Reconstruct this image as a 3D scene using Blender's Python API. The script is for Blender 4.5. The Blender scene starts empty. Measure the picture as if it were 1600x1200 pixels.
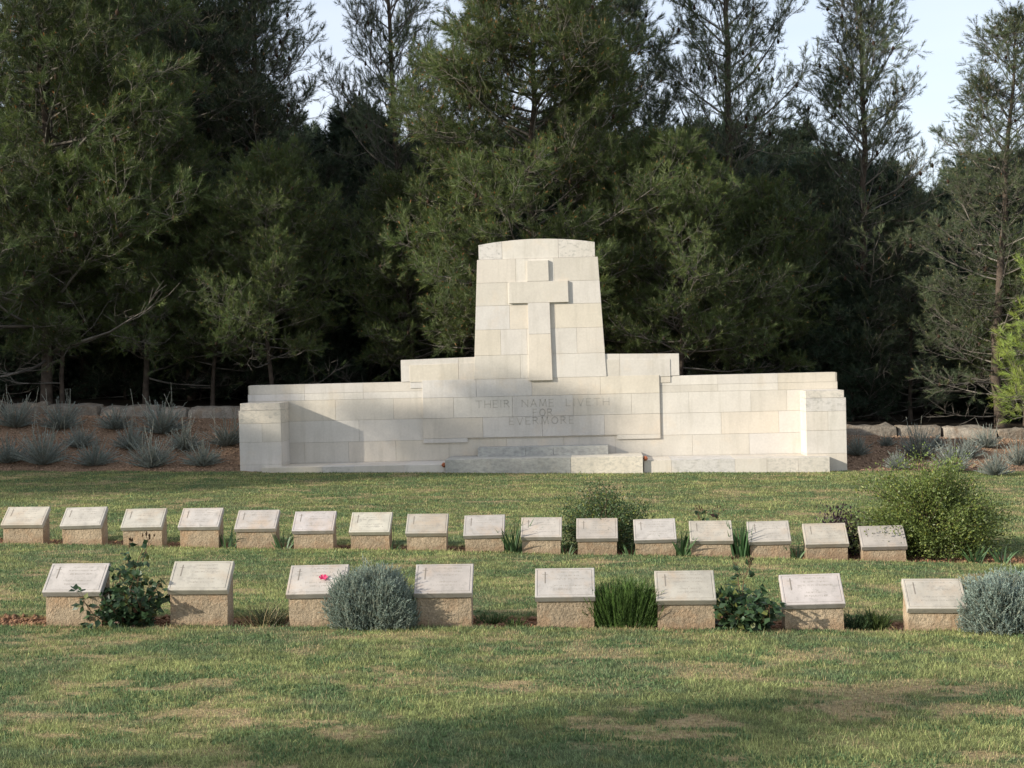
import bpy, math, random
import numpy as np
from mathutils import Vector, Matrix

# ------------------------------------------------------------------ camera, sky, sun
sc = bpy.context.scene
COL = sc.collection
CAM_H = 1.95
cam_d = bpy.data.cameras.new('camera'); cam = bpy.data.objects.new('camera', cam_d); COL.objects.link(cam)
cam.location = (0, 0, CAM_H)
cam.rotation_euler = (Matrix.Rotation(math.radians(3.29), 3, 'Z') @ Matrix.Rotation(math.radians(90 - .72), 3, 'X')
                      @ Matrix.Rotation(math.radians(-1.35), 3, 'Z')).to_euler()
cam_d.sensor_width = 36; cam_d.lens = 36 * 2300 / 1600; cam_d.clip_end = 2000; cam_d.clip_start = .1
sc.camera = cam
sc.render.resolution_x = 1024; sc.render.resolution_y = 768

SUN_AZ, SUN_EL = 62.0, 20.5      # degrees to the left of the view's rear, height
sd = Vector((-math.sin(math.radians(SUN_AZ)) * math.cos(math.radians(SUN_EL)),
             -math.cos(math.radians(SUN_AZ)) * math.cos(math.radians(SUN_EL)), math.sin(math.radians(SUN_EL))))
sun_d = bpy.data.lights.new('sun', 'SUN'); sun_d.energy = 4.3; sun_d.angle = math.radians(.6); sun_d.color = (1, .93, .81)
sun = bpy.data.objects.new('sun', sun_d); COL.objects.link(sun); sun.rotation_euler = sd.to_track_quat('Z', 'Y').to_euler()

w = bpy.data.worlds.new('World'); sc.world = w; w.use_nodes = True
nt = w.node_tree; nt.nodes.clear()
def N(t, kind, **kw):
    n = t.nodes.new(kind)
    for k, v in kw.items(): setattr(n, k, v)
    return n
wo = N(nt, 'ShaderNodeOutputWorld'); bg = N(nt, 'ShaderNodeBackground'); sky = N(nt, 'ShaderNodeTexSky', sky_type='NISHITA')
sky.sun_disc = False; sky.sun_elevation = math.radians(SUN_EL); sky.sun_rotation = math.atan2(sd.x, sd.y)
sky.air_density = 1.0; sky.dust_density = .6; sky.ozone_density = 1.2
tc = N(nt, 'ShaderNodeTexCoord'); mp = N(nt, 'ShaderNodeMapping'); mp.inputs['Scale'].default_value = (1.2, 1.2, 5)
nz = N(nt, 'ShaderNodeTexNoise'); nz.inputs['Scale'].default_value = 1.6; nz.inputs['Detail'].default_value = 4
rp = N(nt, 'ShaderNodeValToRGB'); rp.color_ramp.elements[0].position = .30; rp.color_ramp.elements[1].position = .75
rp.color_ramp.elements[0].color = (.40, .40, .40, 1); rp.color_ramp.elements[1].color = (.85, .85, .85, 1)
mx = N(nt, 'ShaderNodeMix', data_type='RGBA'); mx.inputs['B'].default_value = (5.7, 5.95, 6.6, 1)
L = nt.links
L.new(tc.outputs['Generated'], mp.inputs['Vector']); L.new(mp.outputs[0], nz.inputs['Vector']); L.new(nz.outputs['Fac'], rp.inputs[0])
L.new(sky.outputs[0], mx.inputs['A']); L.new(rp.outputs[0], mx.inputs['Factor']); L.new(mx.outputs['Result'], bg.inputs[0])
L.new(bg.outputs[0], wo.inputs[0]); bg.inputs[1].default_value = .12
sc.view_settings.view_transform = 'Standard'; sc.view_settings.look = 'None'; sc.view_settings.exposure = 0.66
sc.view_settings.gamma = 1; sc.view_settings.use_curve_mapping = False

# ------------------------------------------------------------------ helpers
RM = np.array(cam.rotation_euler.to_matrix())
def ray(u, v): return RM @ np.array([(u - 800) / 2300, -(v - 600) / 2300, -1.])
def at(u, v, Y): r = ray(u, v); return np.array([0, 0, CAM_H]) + r * (Y / r[1])
def gplane(u, v):
    r = ray(u, v); t = (-.019 - CAM_H) / (r[2] + .019 * r[0]); return np.array([0, 0, CAM_H]) + r * t

def tag(o, label=None, cat=None, group=None, kind=None):
    if label: o['label'] = label
    if cat: o['category'] = cat
    if group: o['group'] = group
    if kind: o['kind'] = kind
    return o
def empty(name, loc, label=None, cat=None, group=None, rz=0):
    o = bpy.data.objects.new(name, None); COL.objects.link(o); o.location = loc; o.rotation_euler = (0, 0, rz)
    o.empty_display_size = .1
    return tag(o, label, cat, group)
def link(name, me, parent=None):
    o = bpy.data.objects.new(name, me); COL.objects.link(o); o.parent = parent; return o

def mesh_np(name, V, F, mat, col=None, smooth=False):
    V = np.asarray(V, np.float32).reshape(-1, 3); F = np.asarray(F, np.int32); k = F.shape[1]
    me = bpy.data.meshes.new(name); me.vertices.add(len(V)); me.vertices.foreach_set('co', V.ravel())
    me.loops.add(F.size); me.loops.foreach_set('vertex_index', F.ravel())
    me.polygons.add(len(F)); me.polygons.foreach_set('loop_start', np.arange(0, F.size, k, dtype=np.int32))
    me.polygons.foreach_set('loop_total', np.full(len(F), k, np.int32))
    if smooth: me.polygons.foreach_set('use_smooth', np.ones(len(F), bool))
    me.update(calc_edges=True)
    if col is not None:
        a = me.color_attributes.new('col', 'FLOAT_COLOR', 'POINT')
        c = np.ones((len(V), 4), np.float32); c[:, :3] = col; a.data.foreach_set('color', c.ravel())
    me.materials.append(mat)
    return me

# value noise in numpy
_rs = np.random.RandomState(7); _T = _rs.rand(256, 256)
def vn(x, y):
    x = np.asarray(x, float); y = np.asarray(y, float)
    xi = np.floor(x).astype(int); yi = np.floor(y).astype(int); fx = x - xi; fy = y - yi
    fx = fx * fx * (3 - 2 * fx); fy = fy * fy * (3 - 2 * fy)
    g = lambda a, b: _T[a % 256, b % 256]
    return (g(xi, yi) * (1 - fx) + g(xi + 1, yi) * fx) * (1 - fy) + (g(xi, yi + 1) * (1 - fx) + g(xi + 1, yi + 1) * fx) * fy
def fbm(x, y, o=4):
    s = 0; a = .5; t = 0
    for i in range(o): s = s + a * vn(x * 2 ** i + 17.3 * i, y * 2 ** i + 9.1 * i); t += a; a *= .5
    return s / t
def sstep(a, b, x): t = np.clip((x - a) / (b - a), 0, 1); return t * t * (3 - 2 * t)

# ------------------------------------------------------------------ materials
def base_mat(name, rough=.9, spec=.2):
    m = bpy.data.materials.new(name); m.use_nodes = True; t = m.node_tree; b = t.nodes['Principled BSDF']
    b.inputs['Roughness'].default_value = rough; b.inputs['Specular IOR Level'].default_value = spec
    return m, t, b
def mul_noise(t, src, scale, lo, hi, detail=4, obj=True):
    """multiply a colour by a noise between lo and hi"""
    tcn = N(t, 'ShaderNodeNewGeometry'); nz = N(t, 'ShaderNodeTexNoise'); nz.inputs['Scale'].default_value = scale; nz.inputs['Detail'].default_value = detail
    t.links.new(tcn.outputs['Position'], nz.inputs['Vector'])
    mr = N(t, 'ShaderNodeMapRange'); mr.inputs[1].default_value = .3; mr.inputs[2].default_value = .7; mr.inputs[3].default_value = lo; mr.inputs[4].default_value = hi
    t.links.new(nz.outputs['Fac'], mr.inputs[0])
    m = N(t, 'ShaderNodeMix', data_type='RGBA', blend_type='MULTIPLY'); m.inputs['Factor'].default_value = 1
    t.links.new(src, m.inputs['A']); t.links.new(mr.outputs[0], m.inputs['B'])
    return m.outputs['Result']
def mix_noise(t, src, colr, scale, p0, p1, fmax=1, detail=6, stretch=None):
    tcn = N(t, 'ShaderNodeNewGeometry'); nz = N(t, 'ShaderNodeTexNoise'); nz.inputs['Scale'].default_value = scale; nz.inputs['Detail'].default_value = detail
    nz.inputs['Roughness'].default_value = .65
    if stretch:
        mpn = N(t, 'ShaderNodeMapping'); mpn.inputs['Scale'].default_value = stretch
        t.links.new(tcn.outputs['Position'], mpn.inputs['Vector']); t.links.new(mpn.outputs[0], nz.inputs['Vector'])
    else: t.links.new(tcn.outputs['Position'], nz.inputs['Vector'])
    mr = N(t, 'ShaderNodeMapRange'); mr.inputs[1].default_value = p0; mr.inputs[2].default_value = p1; mr.inputs[4].default_value = fmax
    t.links.new(nz.outputs['Fac'], mr.inputs[0])
    m = N(t, 'ShaderNodeMix', data_type='RGBA'); t.links.new(mr.outputs[0], m.inputs['Factor']); t.links.new(src, m.inputs['A'])
    m.inputs['B'].default_value = (*colr, 1)
    return m.outputs['Result']
def bump(t, b, scale, strength, dist=.01, detail=6, kind='noise'):
    tcn = N(t, 'ShaderNodeNewGeometry')
    if kind == 'noise': nz = N(t, 'ShaderNodeTexNoise'); nz.inputs['Detail'].default_value = detail; o = nz.outputs['Fac']
    else: nz = N(t, 'ShaderNodeTexVoronoi'); o = nz.outputs['Distance']
    nz.inputs['Scale'].default_value = scale; t.links.new(tcn.outputs['Position'], nz.inputs['Vector'])
    bp = N(t, 'ShaderNodeBump'); bp.inputs['Strength'].default_value = strength; bp.inputs['Distance'].default_value = dist
    t.links.new(o, bp.inputs['Height'])
    if b.inputs['Normal'].is_linked: t.links.new(b.inputs['Normal'].links[0].from_socket, bp.inputs['Normal'])
    t.links.new(bp.outputs[0], b.inputs['Normal'])
def attr(t):
    a = N(t, 'ShaderNodeAttribute'); a.attribute_name = 'col'; return a.outputs['Color']

def stone_mat(name, weather=0.0, rust=.0, wcol=(.20, .20, .18)):
    m, t, b = base_mat(name, .85, .2); c = attr(t)
    c = mul_noise(t, c, 2.2, .93, 1.05, 5)
    c = mul_noise(t, c, 26, .95, 1.03, 3)
    c = mix_noise(t, c, (.63, .47, .30), 1.3, .56, .80, .40 + rust)
    c = mix_noise(t, c, (.37, .34, .28), 1.0, .50, .72, .38, 5, (7, 7, .8))
    if weather: c = mix_noise(t, c, wcol, 3.0, .62 - .25 * weather, .80 - .12 * weather, .85, 8, (4, 4, 7))
    t.links.new(c, b.inputs['Base Color']); bump(t, b, 55, .25, .006); bump(t, b, 6, .3, .01)
    return m
M_STONE = stone_mat('limestone', 0, .0)
M_WSTONE = stone_mat('weathered_limestone', .55, 0, (.30, .29, .26))
M_CAPSTONE = stone_mat('weathered_capstone', .42)
def simple(name, col, rough=.9, spec=.2, ns=None, bp=None, useattr=False):
    m, t, b = base_mat(name, rough, spec)
    if useattr: c = attr(t)
    else: r = N(t, 'ShaderNodeRGB'); r.outputs[0].default_value = (*col, 1); c = r.outputs[0]
    if ns: c = mul_noise(t, c, *ns)
    t.links.new(c, b.inputs['Base Color'])
    if bp: bump(t, b, *bp)
    return m
M_MORTAR = simple('mortar', (.42, .38, .31), ns=(20, .8, 1.1))
M_ENGRAVE = simple('engraved_stone', (.42, .385, .33))
M_SLAB = None
def slab_mat():
    m, t, b = base_mat('grave_slab_stone', .8, .25); c = attr(t)
    c = mul_noise(t, c, 7, .84, 1.10, 5); c = mix_noise(t, c, (.40, .28, .18), 2.6, .50, .70, .55)
    c = mix_noise(t, c, (.24, .225, .20), 16, .54, .70, .6); c = mix_noise(t, c, (.20, .19, .17), 60, .58, .70, .5)
    t.links.new(c, b.inputs['Base Color']); bump(t, b, 90, .2, .004); return m
M_SLAB = slab_mat()
def conc_mat():
    m, t, b = base_mat('rough_concrete', .95, .1); c = attr(t)
    c = mul_noise(t, c, 9, .82, 1.12, 6); c = mul_noise(t, c, 70, .72, 1.18, 4)
    c = mix_noise(t, c, (.36, .19, .09), 5, .5, .78, .6)
    # pale aggregate pebbles
    tcn = N(t, 'ShaderNodeTexCoord'); vo = N(t, 'ShaderNodeTexVoronoi'); vo.inputs['Scale'].default_value = 60
    t.links.new(tcn.outputs['Object'], vo.inputs['Vector'])
    mr = N(t, 'ShaderNodeMapRange'); mr.inputs[1].default_value = .16; mr.inputs[2].default_value = .10; mr.inputs[4].default_value = .35; t.links.new(vo.outputs['Distance'], mr.inputs[0])
    mm = N(t, 'ShaderNodeMix', data_type='RGBA'); t.links.new(mr.outputs[0], mm.inputs['Factor']); t.links.new(c, mm.inputs['A']); mm.inputs['B'].default_value = (.55, .50, .43, 1)
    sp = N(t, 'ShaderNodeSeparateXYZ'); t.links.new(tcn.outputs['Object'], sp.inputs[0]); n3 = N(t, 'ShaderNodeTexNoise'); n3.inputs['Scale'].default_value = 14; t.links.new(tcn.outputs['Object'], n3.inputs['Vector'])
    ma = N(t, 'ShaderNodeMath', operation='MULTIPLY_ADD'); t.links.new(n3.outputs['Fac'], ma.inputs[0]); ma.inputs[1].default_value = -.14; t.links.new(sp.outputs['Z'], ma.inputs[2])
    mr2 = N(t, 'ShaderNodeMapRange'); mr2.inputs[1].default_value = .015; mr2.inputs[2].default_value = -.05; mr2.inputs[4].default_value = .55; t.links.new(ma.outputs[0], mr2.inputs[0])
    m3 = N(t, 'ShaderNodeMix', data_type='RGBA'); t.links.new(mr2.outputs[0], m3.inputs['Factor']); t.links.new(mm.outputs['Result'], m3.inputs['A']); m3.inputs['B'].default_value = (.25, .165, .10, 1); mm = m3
    t.links.new(mm.outputs['Result'], b.inputs['Base Color']); bump(t, b, 130, .9, .006, 3); bump(t, b, 45, .8, .012, 4); return m
M_CONC = conc_mat()
def leaf_mat(name, transl=.35, rough=.55, spec=.3):
    m = bpy.data.materials.new(name); m.use_nodes = True; t = m.node_tree; t.nodes.clear()
    o = N(t, 'ShaderNodeOutputMaterial'); a = N(t, 'ShaderNodeAttribute'); a.attribute_name = 'col'
    b = N(t, 'ShaderNodeBsdfPrincipled'); b.inputs['Roughness'].default_value = rough; b.inputs['Specular IOR Level'].default_value = spec
    tr = N(t, 'ShaderNodeBsdfTranslucent'); mxs = N(t, 'ShaderNodeMixShader'); mxs.inputs[0].default_value = transl
    t.links.new(a.outputs['Color'], b.inputs['Base Color']); t.links.new(a.outputs['Color'], tr.inputs['Color'])
    t.links.new(b.outputs[0], mxs.inputs[1]); t.links.new(tr.outputs[0], mxs.inputs[2]); t.links.new(mxs.outputs[0], o.inputs[0])
    return m
M_NEEDLE = leaf_mat('pine_needles', .25, .5, .35)
M_GRASS = leaf_mat('grass_blades', .35, .6, .2)
M_LEAF = leaf_mat('leaves', .3, .45, .4)
M_BARK = simple('bark', None, .95, .1, ns=(9, .6, 1.3), bp=(14, .8, .03), useattr=True)
M_TWIG = simple('twigs', None, .9, .15, useattr=True)
M_CONE = simple('pine_cone', (.045, .026, .015), .9)

# ------------------------------------------------------------------ terrain
MX = -1.02                          # axis of the memorial
def wall_top(x): return 1.46 - .047 * (x + 12)
def bed_mask(x, y):
    """1 inside the soil beds of the two grave rows"""
    wob = .035 * (fbm(x * 3 + 4, y * 0 + 2.5, 3) - .5) * 2
    f = 10.93; c1 = (sstep(f + .0, f + .05, y) * (1 - sstep(f + .50 + wob, f + .54 + wob, y)))
    yr = row_y(x); c2 = (sstep(yr - .0 - .16 * sstep(.3, 2.6, x), yr + .05 - .12 * sstep(.3, 2.6, x), y) * (1 - sstep(yr + .50 + wob, yr + .55 + wob, y)))
    return np.maximum(c1, c2)
def row_y(x): return 15.30 - .118 * (np.asarray(x) + .83)
def bank_mask(x, y): return sstep(25.55, 25.75, y + .25 * (fbm(np.asarray(x) * 1.5, 3.3 + 0 * np.asarray(x)) - .5) - .035 * (-np.asarray(x)) * 0)
def gz0(x, y):
    x = np.asarray(x, float); y = np.asarray(y, float)
    z = -.019 * (x + 1) + .085 * sstep(17, 25.3, y) + .03 * (fbm(x * .5, y * .5, 2) - .5)
    zb = wall_top(x) - .22
    fp = 1 - (1 - sstep(5.0, 5.35, np.abs(x - MX))) * (1 - sstep(26.75, 27.1, y))
    z = z + (zb - z) * sstep(25.4, 28.9, y) * fp
    z = z + (.17 + .6 * sstep(31, 60, y) + 2.5 * sstep(60, 140, y)) * sstep(29.0, 29.35, y)
    return z
def gz(x, y):
    z = gz0(x, y); m = bed_mask(x, y)
    z = z - .035 * m + (.03 * (fbm(np.asarray(x) * 14, np.asarray(y) * 14, 3) - .5)) * m
    b = bank_mask(x, y)
    z = z + .05 * (fbm(np.asarray(x) * 9, np.asarray(y) * 9, 3) - .5) * b
    return z
def dryness(x, y):
    d = fbm(x * 1.5 + 3, y * 1.9 + 8, 5); e = fbm(x * 6 + 11, y * 9 + 3, 4)
    near = 1 - sstep(8.0, 9.6, y); v = d * .6 + e * .4
    base = sstep(.55, .64, v) * .5 + near * sstep(.50, .60, v) * .3 + .3 * sstep(.58, .68, fbm(x * 1.5 + 40, y * 6., 4))
    return np.clip(base, 0, 1)
def lawn_col(x, y):
    n1 = (fbm(x * 1.3 + 50, y * 1.8 + 20, 5) * .6 + fbm(x * 7 + 5, y * 9 + 20, 3) * .4)[..., None]; n2 = fbm(x * 16, y * 16 + 60, 3)[..., None]
    far = sstep(16, 25, y)[..., None]
    g1 = np.array([.205, .235, .095]); g2 = np.array([.300, .325, .130]); g3 = np.array([.155, .200, .095])
    c = g1 + (g2 - g1) * sstep(.48, .66, n1) + (g3 - g1) * (1 - sstep(.38, .50, n1))
    c = c * (.7 + .6 * n2); c = c * (1 - .25 * far) + np.array([.19, .20, .07]) * .25 * far
    return c
DRY = np.array([.37, .27, .155]); SOIL = np.array([.15, .078, .042])

def ground_part(x0, x1, y0, y1, dx, dy, name):
    nx = int(round((x1 - x0) / dx)) + 1; ny = int(round((y1 - y0) / dy)) + 1
    X, Y = np.meshgrid(np.linspace(x0, x1, nx), np.linspace(y0, y1, ny)); return X, Y
# one sheet: tensor grid with finer steps where the photo looks closely
xs = np.concatenate([np.linspace(-400, -14, 40)[:-1], np.linspace(-14, -5.5, 140)[:-1], np.linspace(-5.5, 4.0, 260)[:-1], np.linspace(4.0, 9.5, 110)[:-1], np.linspace(9.5, 400, 40)])
ys = np.concatenate([np.linspace(-100, 6.2, 40)[:-1], np.linspace(6.2, 10.8, 110)[:-1], np.linspace(10.8, 11.5, 45)[:-1], np.linspace(11.5, 14.6, 60)[:-1],
                     np.linspace(14.6, 16.7, 95)[:-1], np.linspace(16.7, 25.3, 110)[:-1], np.linspace(25.3, 29.5, 100)[:-1], np.linspace(29.5, 50, 40)[:-1], np.linspace(50, 600, 60)])
X, Y = np.meshgrid(xs, ys); Z = gz(X, Y)
bm_ = bed_mask(X, Y)[..., None]; bk = bank_mask(X, Y)[..., None]; dr = dryness(X, Y)[..., None]
C = lawn_col(X, Y) * .62; C = C * (1 - dr) + DRY * .9 * dr
sn = (.75 + .6 * fbm(X * 12, Y * 12, 3))[..., None]
C = C * (1 - bm_) + SOIL * sn * bm_
C = C * (1 - bk) + np.array([.225, .15, .098]) * sn * bk
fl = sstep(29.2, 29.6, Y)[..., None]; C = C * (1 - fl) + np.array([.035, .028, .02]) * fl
V = np.stack([X, Y, Z], -1).reshape(-1, 3)
idx = np.arange(len(V)).reshape(X.shape)
F = np.stack([idx[:-1, :-1], idx[:-1, 1:], idx[1:, 1:], idx[1:, :-1]], -1).reshape(-1, 4)
m, t, b = base_mat('lawn_ground', 1, .05); c = attr(t); c = mul_noise(t, c, 30, .6, 1.35, 5); t.links.new(c, b.inputs['Base Color']); bump(t, b, 45, .8, .03)
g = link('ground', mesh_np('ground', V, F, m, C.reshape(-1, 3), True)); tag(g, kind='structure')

# ------------------------------------------------------------------ grass blades
def blades(P, H, Wd, lean, az, colr, rs):
    """triangular bent blades; 3 points each"""
    n = len(P); a = rs.rand(n) * 2 * math.pi
    side = np.stack([np.cos(a), np.sin(a), 0 * a], -1) * Wd[:, None] * .5
    tip = np.stack([np.cos(az) * lean, np.sin(az) * lean, np.sqrt(np.clip(1 - lean ** 2, .05, 1))], -1) * H[:, None]
    V = np.stack([P - side, P + side, P + tip], 1).reshape(-1, 3)
    cc = np.repeat(colr, 3, 0); cc[2::3] *= 1.25
    return V, np.arange(3 * n).reshape(-1, 3), cc
def build_grass():
    rs = np.random.RandomState(3); Ps = []
    for (ya, yb, dens) in ((6.3, 8.5, 9500), (8.5, 11, 7500), (11, 13.5, 4800), (13.5, 16.5, 3600), (16.5, 20.5, 2100), (20.5, 26, 1400)):
        xl = -.43 * yb * 1.0 - .6 - .0 * yb; xr = .33 * yb + .5
        n = int((xr - xl) * (yb - ya) * dens); P = np.stack([xl + rs.rand(n) * (xr - xl), ya + rs.rand(n) * (yb - ya)], -1); Ps.append(P)
    P = np.concatenate(Ps); x, y = P[:, 0], P[:, 1]
    keep = (bed_mask(x, y) < .3) & (bank_mask(x, y) < .4)
    keep &= ~((np.abs(x - MX) < 4.95) & (y > 25.42)) & ~((np.abs(x - MX) < 5.4) & (y > 25.72))
    d = dryness(x, y); clump = fbm(x * 9, y * 9 + 5, 3)
    keep &= rs.rand(len(x)) > (.55 * d); keep &= rs.rand(len(x)) < (.45 + 1.1 * clump)
    x, y, d, clump = x[keep], y[keep], d[keep], clump[keep]; n = len(x)
    c = lawn_col(x, y); straw = np.array([.47, .37, .20])
    isdry = (rs.rand(n) < np.clip(.05 + .75 * d, 0, 1))[:, None]
    c = np.where(isdry, straw * (.6 + .6 * rs.rand(n, 1)), c * (.40 + 1.35 * rs.rand(n, 1) ** 1.3))
    far = sstep(8, 25, y); edge = 0
    Hh = (.012 + .022 * clump + .016 * rs.rand(n)) * (1 - .35 * d); Hh[rs.rand(n) < .012] *= 2.2
    lean = np.clip(.2 + .75 * rs.rand(n), 0, .93); Wd = (.0035 + .0025 * rs.rand(n)) * (1 + 1.3 * far)
    clov = (fbm(x * 3.3 + 90, y * 3.3 + 9, 3) > .56) & (rs.rand(n) < .55) & (d < .4); Wd = np.where(clov, Wd * 2.6, Wd); Hh = np.where(clov, Hh * .75, Hh); c = np.where(clov[:, None], np.array([.115, .175, .075]) * (.6 + .7 * rs.rand(n, 1)), c)
    az = fbm(x * 4 + 70, y * 4, 2) * 14 + rs.rand(n) * 5.5
    P3 = np.stack([x, y, gz0(x, y) - .004], -1)
    V, F, cc = blades(P3, Hh, Wd, lean, az, c, rs)
    tag(link('grass', mesh_np('grass', V, F, M_GRASS, cc)), kind='stuff', label='short mown lawn with dry patches around the grave rows', cat='grass')
    return n
NG = build_grass(); print('grass', NG)

# clods and chips on the soil
def blob_field(name, P, S, colr, seed, label, cat):
    rs = np.random.RandomState(seed); n = len(P)
    base = np.array([[1, 0, 0], [-1, 0, 0], [0, 1, 0], [0, -1, 0], [0, 0, .8], [0, 0, -.8]], float)
    fc = np.array([[0, 2, 4], [2, 1, 4], [1, 3, 4], [3, 0, 4], [2, 0, 5], [1, 2, 5], [3, 1, 5], [0, 3, 5]])
    V = base[None] * (S[:, None, None] * (.6 + .8 * rs.rand(n, 6, 1))); a = rs.rand(n) * 6.28; ca, sa = np.cos(a)[:, None], np.sin(a)[:, None]
    V = np.stack([V[..., 0] * ca - V[..., 1] * sa, V[..., 0] * sa + V[..., 1] * ca, V[..., 2]], -1) + P[:, None]
    F = (fc[None] + 6 * np.arange(n)[:, None, None]).reshape(-1, 3)
    o = link(name, mesh_np(name, V.reshape(-1, 3), F, simple(name, None, useattr=True), np.repeat(colr, 6, 0))); tag(o, label, cat, kind='stuff')
rs = np.random.RandomState(11)
n = 26000; x = rs.uniform(-7.2, 6.2, n); y = np.where(rs.rand(n) < .45, 10.9 + .62 * rs.rand(n), row_y(x) - .17 + .75 * rs.rand(n)); k = (bed_mask(x, y) > .35); x, y = x[k], y[k]
s = .005 + .022 * rs.rand(len(x)) ** 2.5; P = np.stack([x, y, gz(x, y) + s * .3], -1)
blob_field('soil_crumbs', P, s, np.array([.21, .115, .065]) * (.6 + .8 * rs.rand(len(x), 1)), 5, 'loose reddish soil crumbs along the planted beds of both grave rows', 'soil')
n = 42000; x = rs.uniform(-13.5, 9.3, n); y = rs.uniform(25.6, 28.95, n); k = (bank_mask(x, y) > .4) & ~((x > -6.4) & (x < 4.35)); x, y = x[k], y[k]
s = .006 + .02 * rs.rand(len(x)) ** 3; P = np.stack([x, y, gz(x, y) + s * .3], -1)
blob_field('bark_mulch', P, s, np.array([.27, .18, .12]) * (.45 + 1.0 * rs.rand(len(x), 1)), 6, 'brown bark chips and clods covering the sloping bank', 'mulch')

# ------------------------------------------------------------------ block masonry
def hexa(pts, y0, y1, ch=.0):
    """prism from polygon pts (x,z) counter-clockwise seen from the front; front at y0; small chamfer on front edge"""
    n = len(pts); p = np.array(pts, float); c = p.mean(0)
    V = []; F = []
    if ch:
        q = c + (p - c) * (1 - ch / np.maximum(np.linalg.norm(p - c, axis=1, keepdims=True), .05))
        V += [(a[0], y0, a[1]) for a in q] + [(a[0], y0 + ch * .8, a[1]) for a in p] + [(a[0], y1, a[1]) for a in p]
        F.append(list(range(n)))
        for k in (0, n): F += [[k + i, k + (i + 1) % n, k + n + (i + 1) % n, k + n + i][::-1] for i in range(n)]
        F.append([2 * n + i for i in range(n)][::-1])
    else:
        V += [(a[0], y0, a[1]) for a in p] + [(a[0], y1, a[1]) for a in p]
        F.append(list(range(n))); F += [[i, (i + 1) % n, n + (i + 1) % n, n + i][::-1] for i in range(n)]; F.append([n + i for i in range(n)][::-1])
    return V, F
class MB:
    def __init__(s): s.V = []; s.F = []; s.C = []; s.MI = []
    def add(s, VF, col=(.6, .55, .45), mi=0):
        V, F = VF; k = len(s.V); s.V += [tuple(v) for v in V]; s.F += [[k + i for i in f] for f in F]; s.C += [tuple(col)] * len(V); s.MI += [mi] * len(F)
    def box(s, x0, x1, y0, y1, z0, z1, col=(.6, .55, .45), mi=0, ch=0): s.add(hexa([(x0, z0), (x1, z0), (x1, z1), (x0, z1)], y0, y1, ch), col, mi)
    def build(s, name, mats, parent=None, smooth=False, off=None):
        me = bpy.data.meshes.new(name); V = np.array(s.V, float)
        if off is not None: V = V - np.array(off)
        me.from_pydata([tuple(v) for v in V], [], s.F); me.update()
        a = me.color_attributes.new('col', 'FLOAT_COLOR', 'POINT'); c = np.ones((len(V), 4), np.float32); c[:, :3] = np.array(s.C); a.data.foreach_set('color', c.ravel())
        mats = mats if isinstance(mats, list) else [mats]
        for m in mats: me.materials.append(m)
        me.polygons.foreach_set('material_index', np.array(s.MI, np.int32))
        if smooth: me.polygons.foreach_set('use_smooth', np.ones(len(s.F), bool))
        return link(name, me, parent)

R = random.Random(4)
LIME = np.array([.56, .523, .47])
TINTS = [(1, 1, 1), (1.01, .99, .96), (1.0, 1.01, 1.04), (.97, .96, .93), (1.04, 1.04, 1.03), (1.0, .97, .90), (.99, .99, 1.0), (1.02, .985, .93)]
def tint(warm=0):
    t = np.array(R.choice(TINTS)); return tuple(np.clip(LIME * t * (.97 + .06 * R.random()), 0, .8))
def clip_rect(x0, x1, z0, z1, edge):
    """block clipped by left/right edge functions of z and top function of x"""
    L_, R_, T_ = edge
    def cl(x, z): return min(max(x, L_(z)), R_(z))
    zt0 = min(z1, T_(x0)); zt1 = min(z1, T_(x1))
    pts = [(cl(x0, z0), z0), (cl(x1, z0), z0), (cl(x1, zt1), zt1)]
    if abs(zt0 - z1) > 1e-4 or abs(zt1 - z1) > 1e-4:
        for k in (3, 2, 1): xm = x0 + (x1 - x0) * k / 4; pts.append((cl(xm, zt0), min(z1, T_(xm))))
    pts.append((cl(x0, zt0), zt0))
    return pts
def masonry(mb, rows, y0, y1, edge, gap=.0035, mi=0):
    """rows: (z0, z1, [joint xs]); outermost joints from the edges"""
    for z0, z1, js in rows:
        for a, b_ in zip(js[:-1], js[1:]):
            p = clip_rect(a + gap / 2, b_ - gap / 2, z0 + gap / 2, z1 - (gap / 2 if z1 < 90 else 0), edge)
            if abs(p[1][0] - p[0][0]) < .02: continue
            mb.add(hexa(p, y0, y1, .003), tint(), mi)
def px(v, Y=26.4): return at(v, 640, Y)[0]

mon = empty('memorial_wall', (MX, 26.1, 0), 'long stepped white stone memorial wall with a raised cross and inscription', 'memorial')
def mon_build(mb, name, mats): o = mb.build(name, mats, mon, off=(MX, 26.1, 0)); return o
W0, W1 = MX - 5.31, MX + 5.29
YB = 26.42
# wings
mb = MB(); inf = lambda v: (lambda _: v)
# coping narrower than the wall by 3 cm
masonry(mb, [(1.53, 1.70, [W0 + .03, px(476), px(568), px(700), px(790)]), (1.53, 1.70, [px(900), px(1123), px(1217), W1 - .03])], YB, YB + .45, (inf(W0 + .03), inf(W1 - .03), inf(9)))
rows = [(1.405, 1.53, [W0, px(476), px(568), px(663), px(1033), px(1123), px(1217), W1]),
        (1.03, 1.405, [W0, px(524), px(615), px(663), px(1033), px(1077), px(1174), px(1230), W1]),
        (.64, 1.03, [W0, px(440), px(560), px(663), px(1033), px(1127), px(1217), W1]),
        (.27, .64, [W0, px(474), px(543), px(617), px(700), px(790), px(880), px(960), px(1081), px(1170), W1]),
        (-.2, .27, [W0, px(500), px(600), px(700), px(1000), px(1150), W1])]
masonry(mb, rows, YB, YB + .45, (inf(W0), inf(W1), inf(9)))
mb.box(W0 + .01, W1 - .01, YB + .006, YB + .44, -.2, 1.69, (.5, .45, .36), 1)
mon_build(mb, 'wing_wall', [M_STONE, M_MORTAR])
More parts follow.
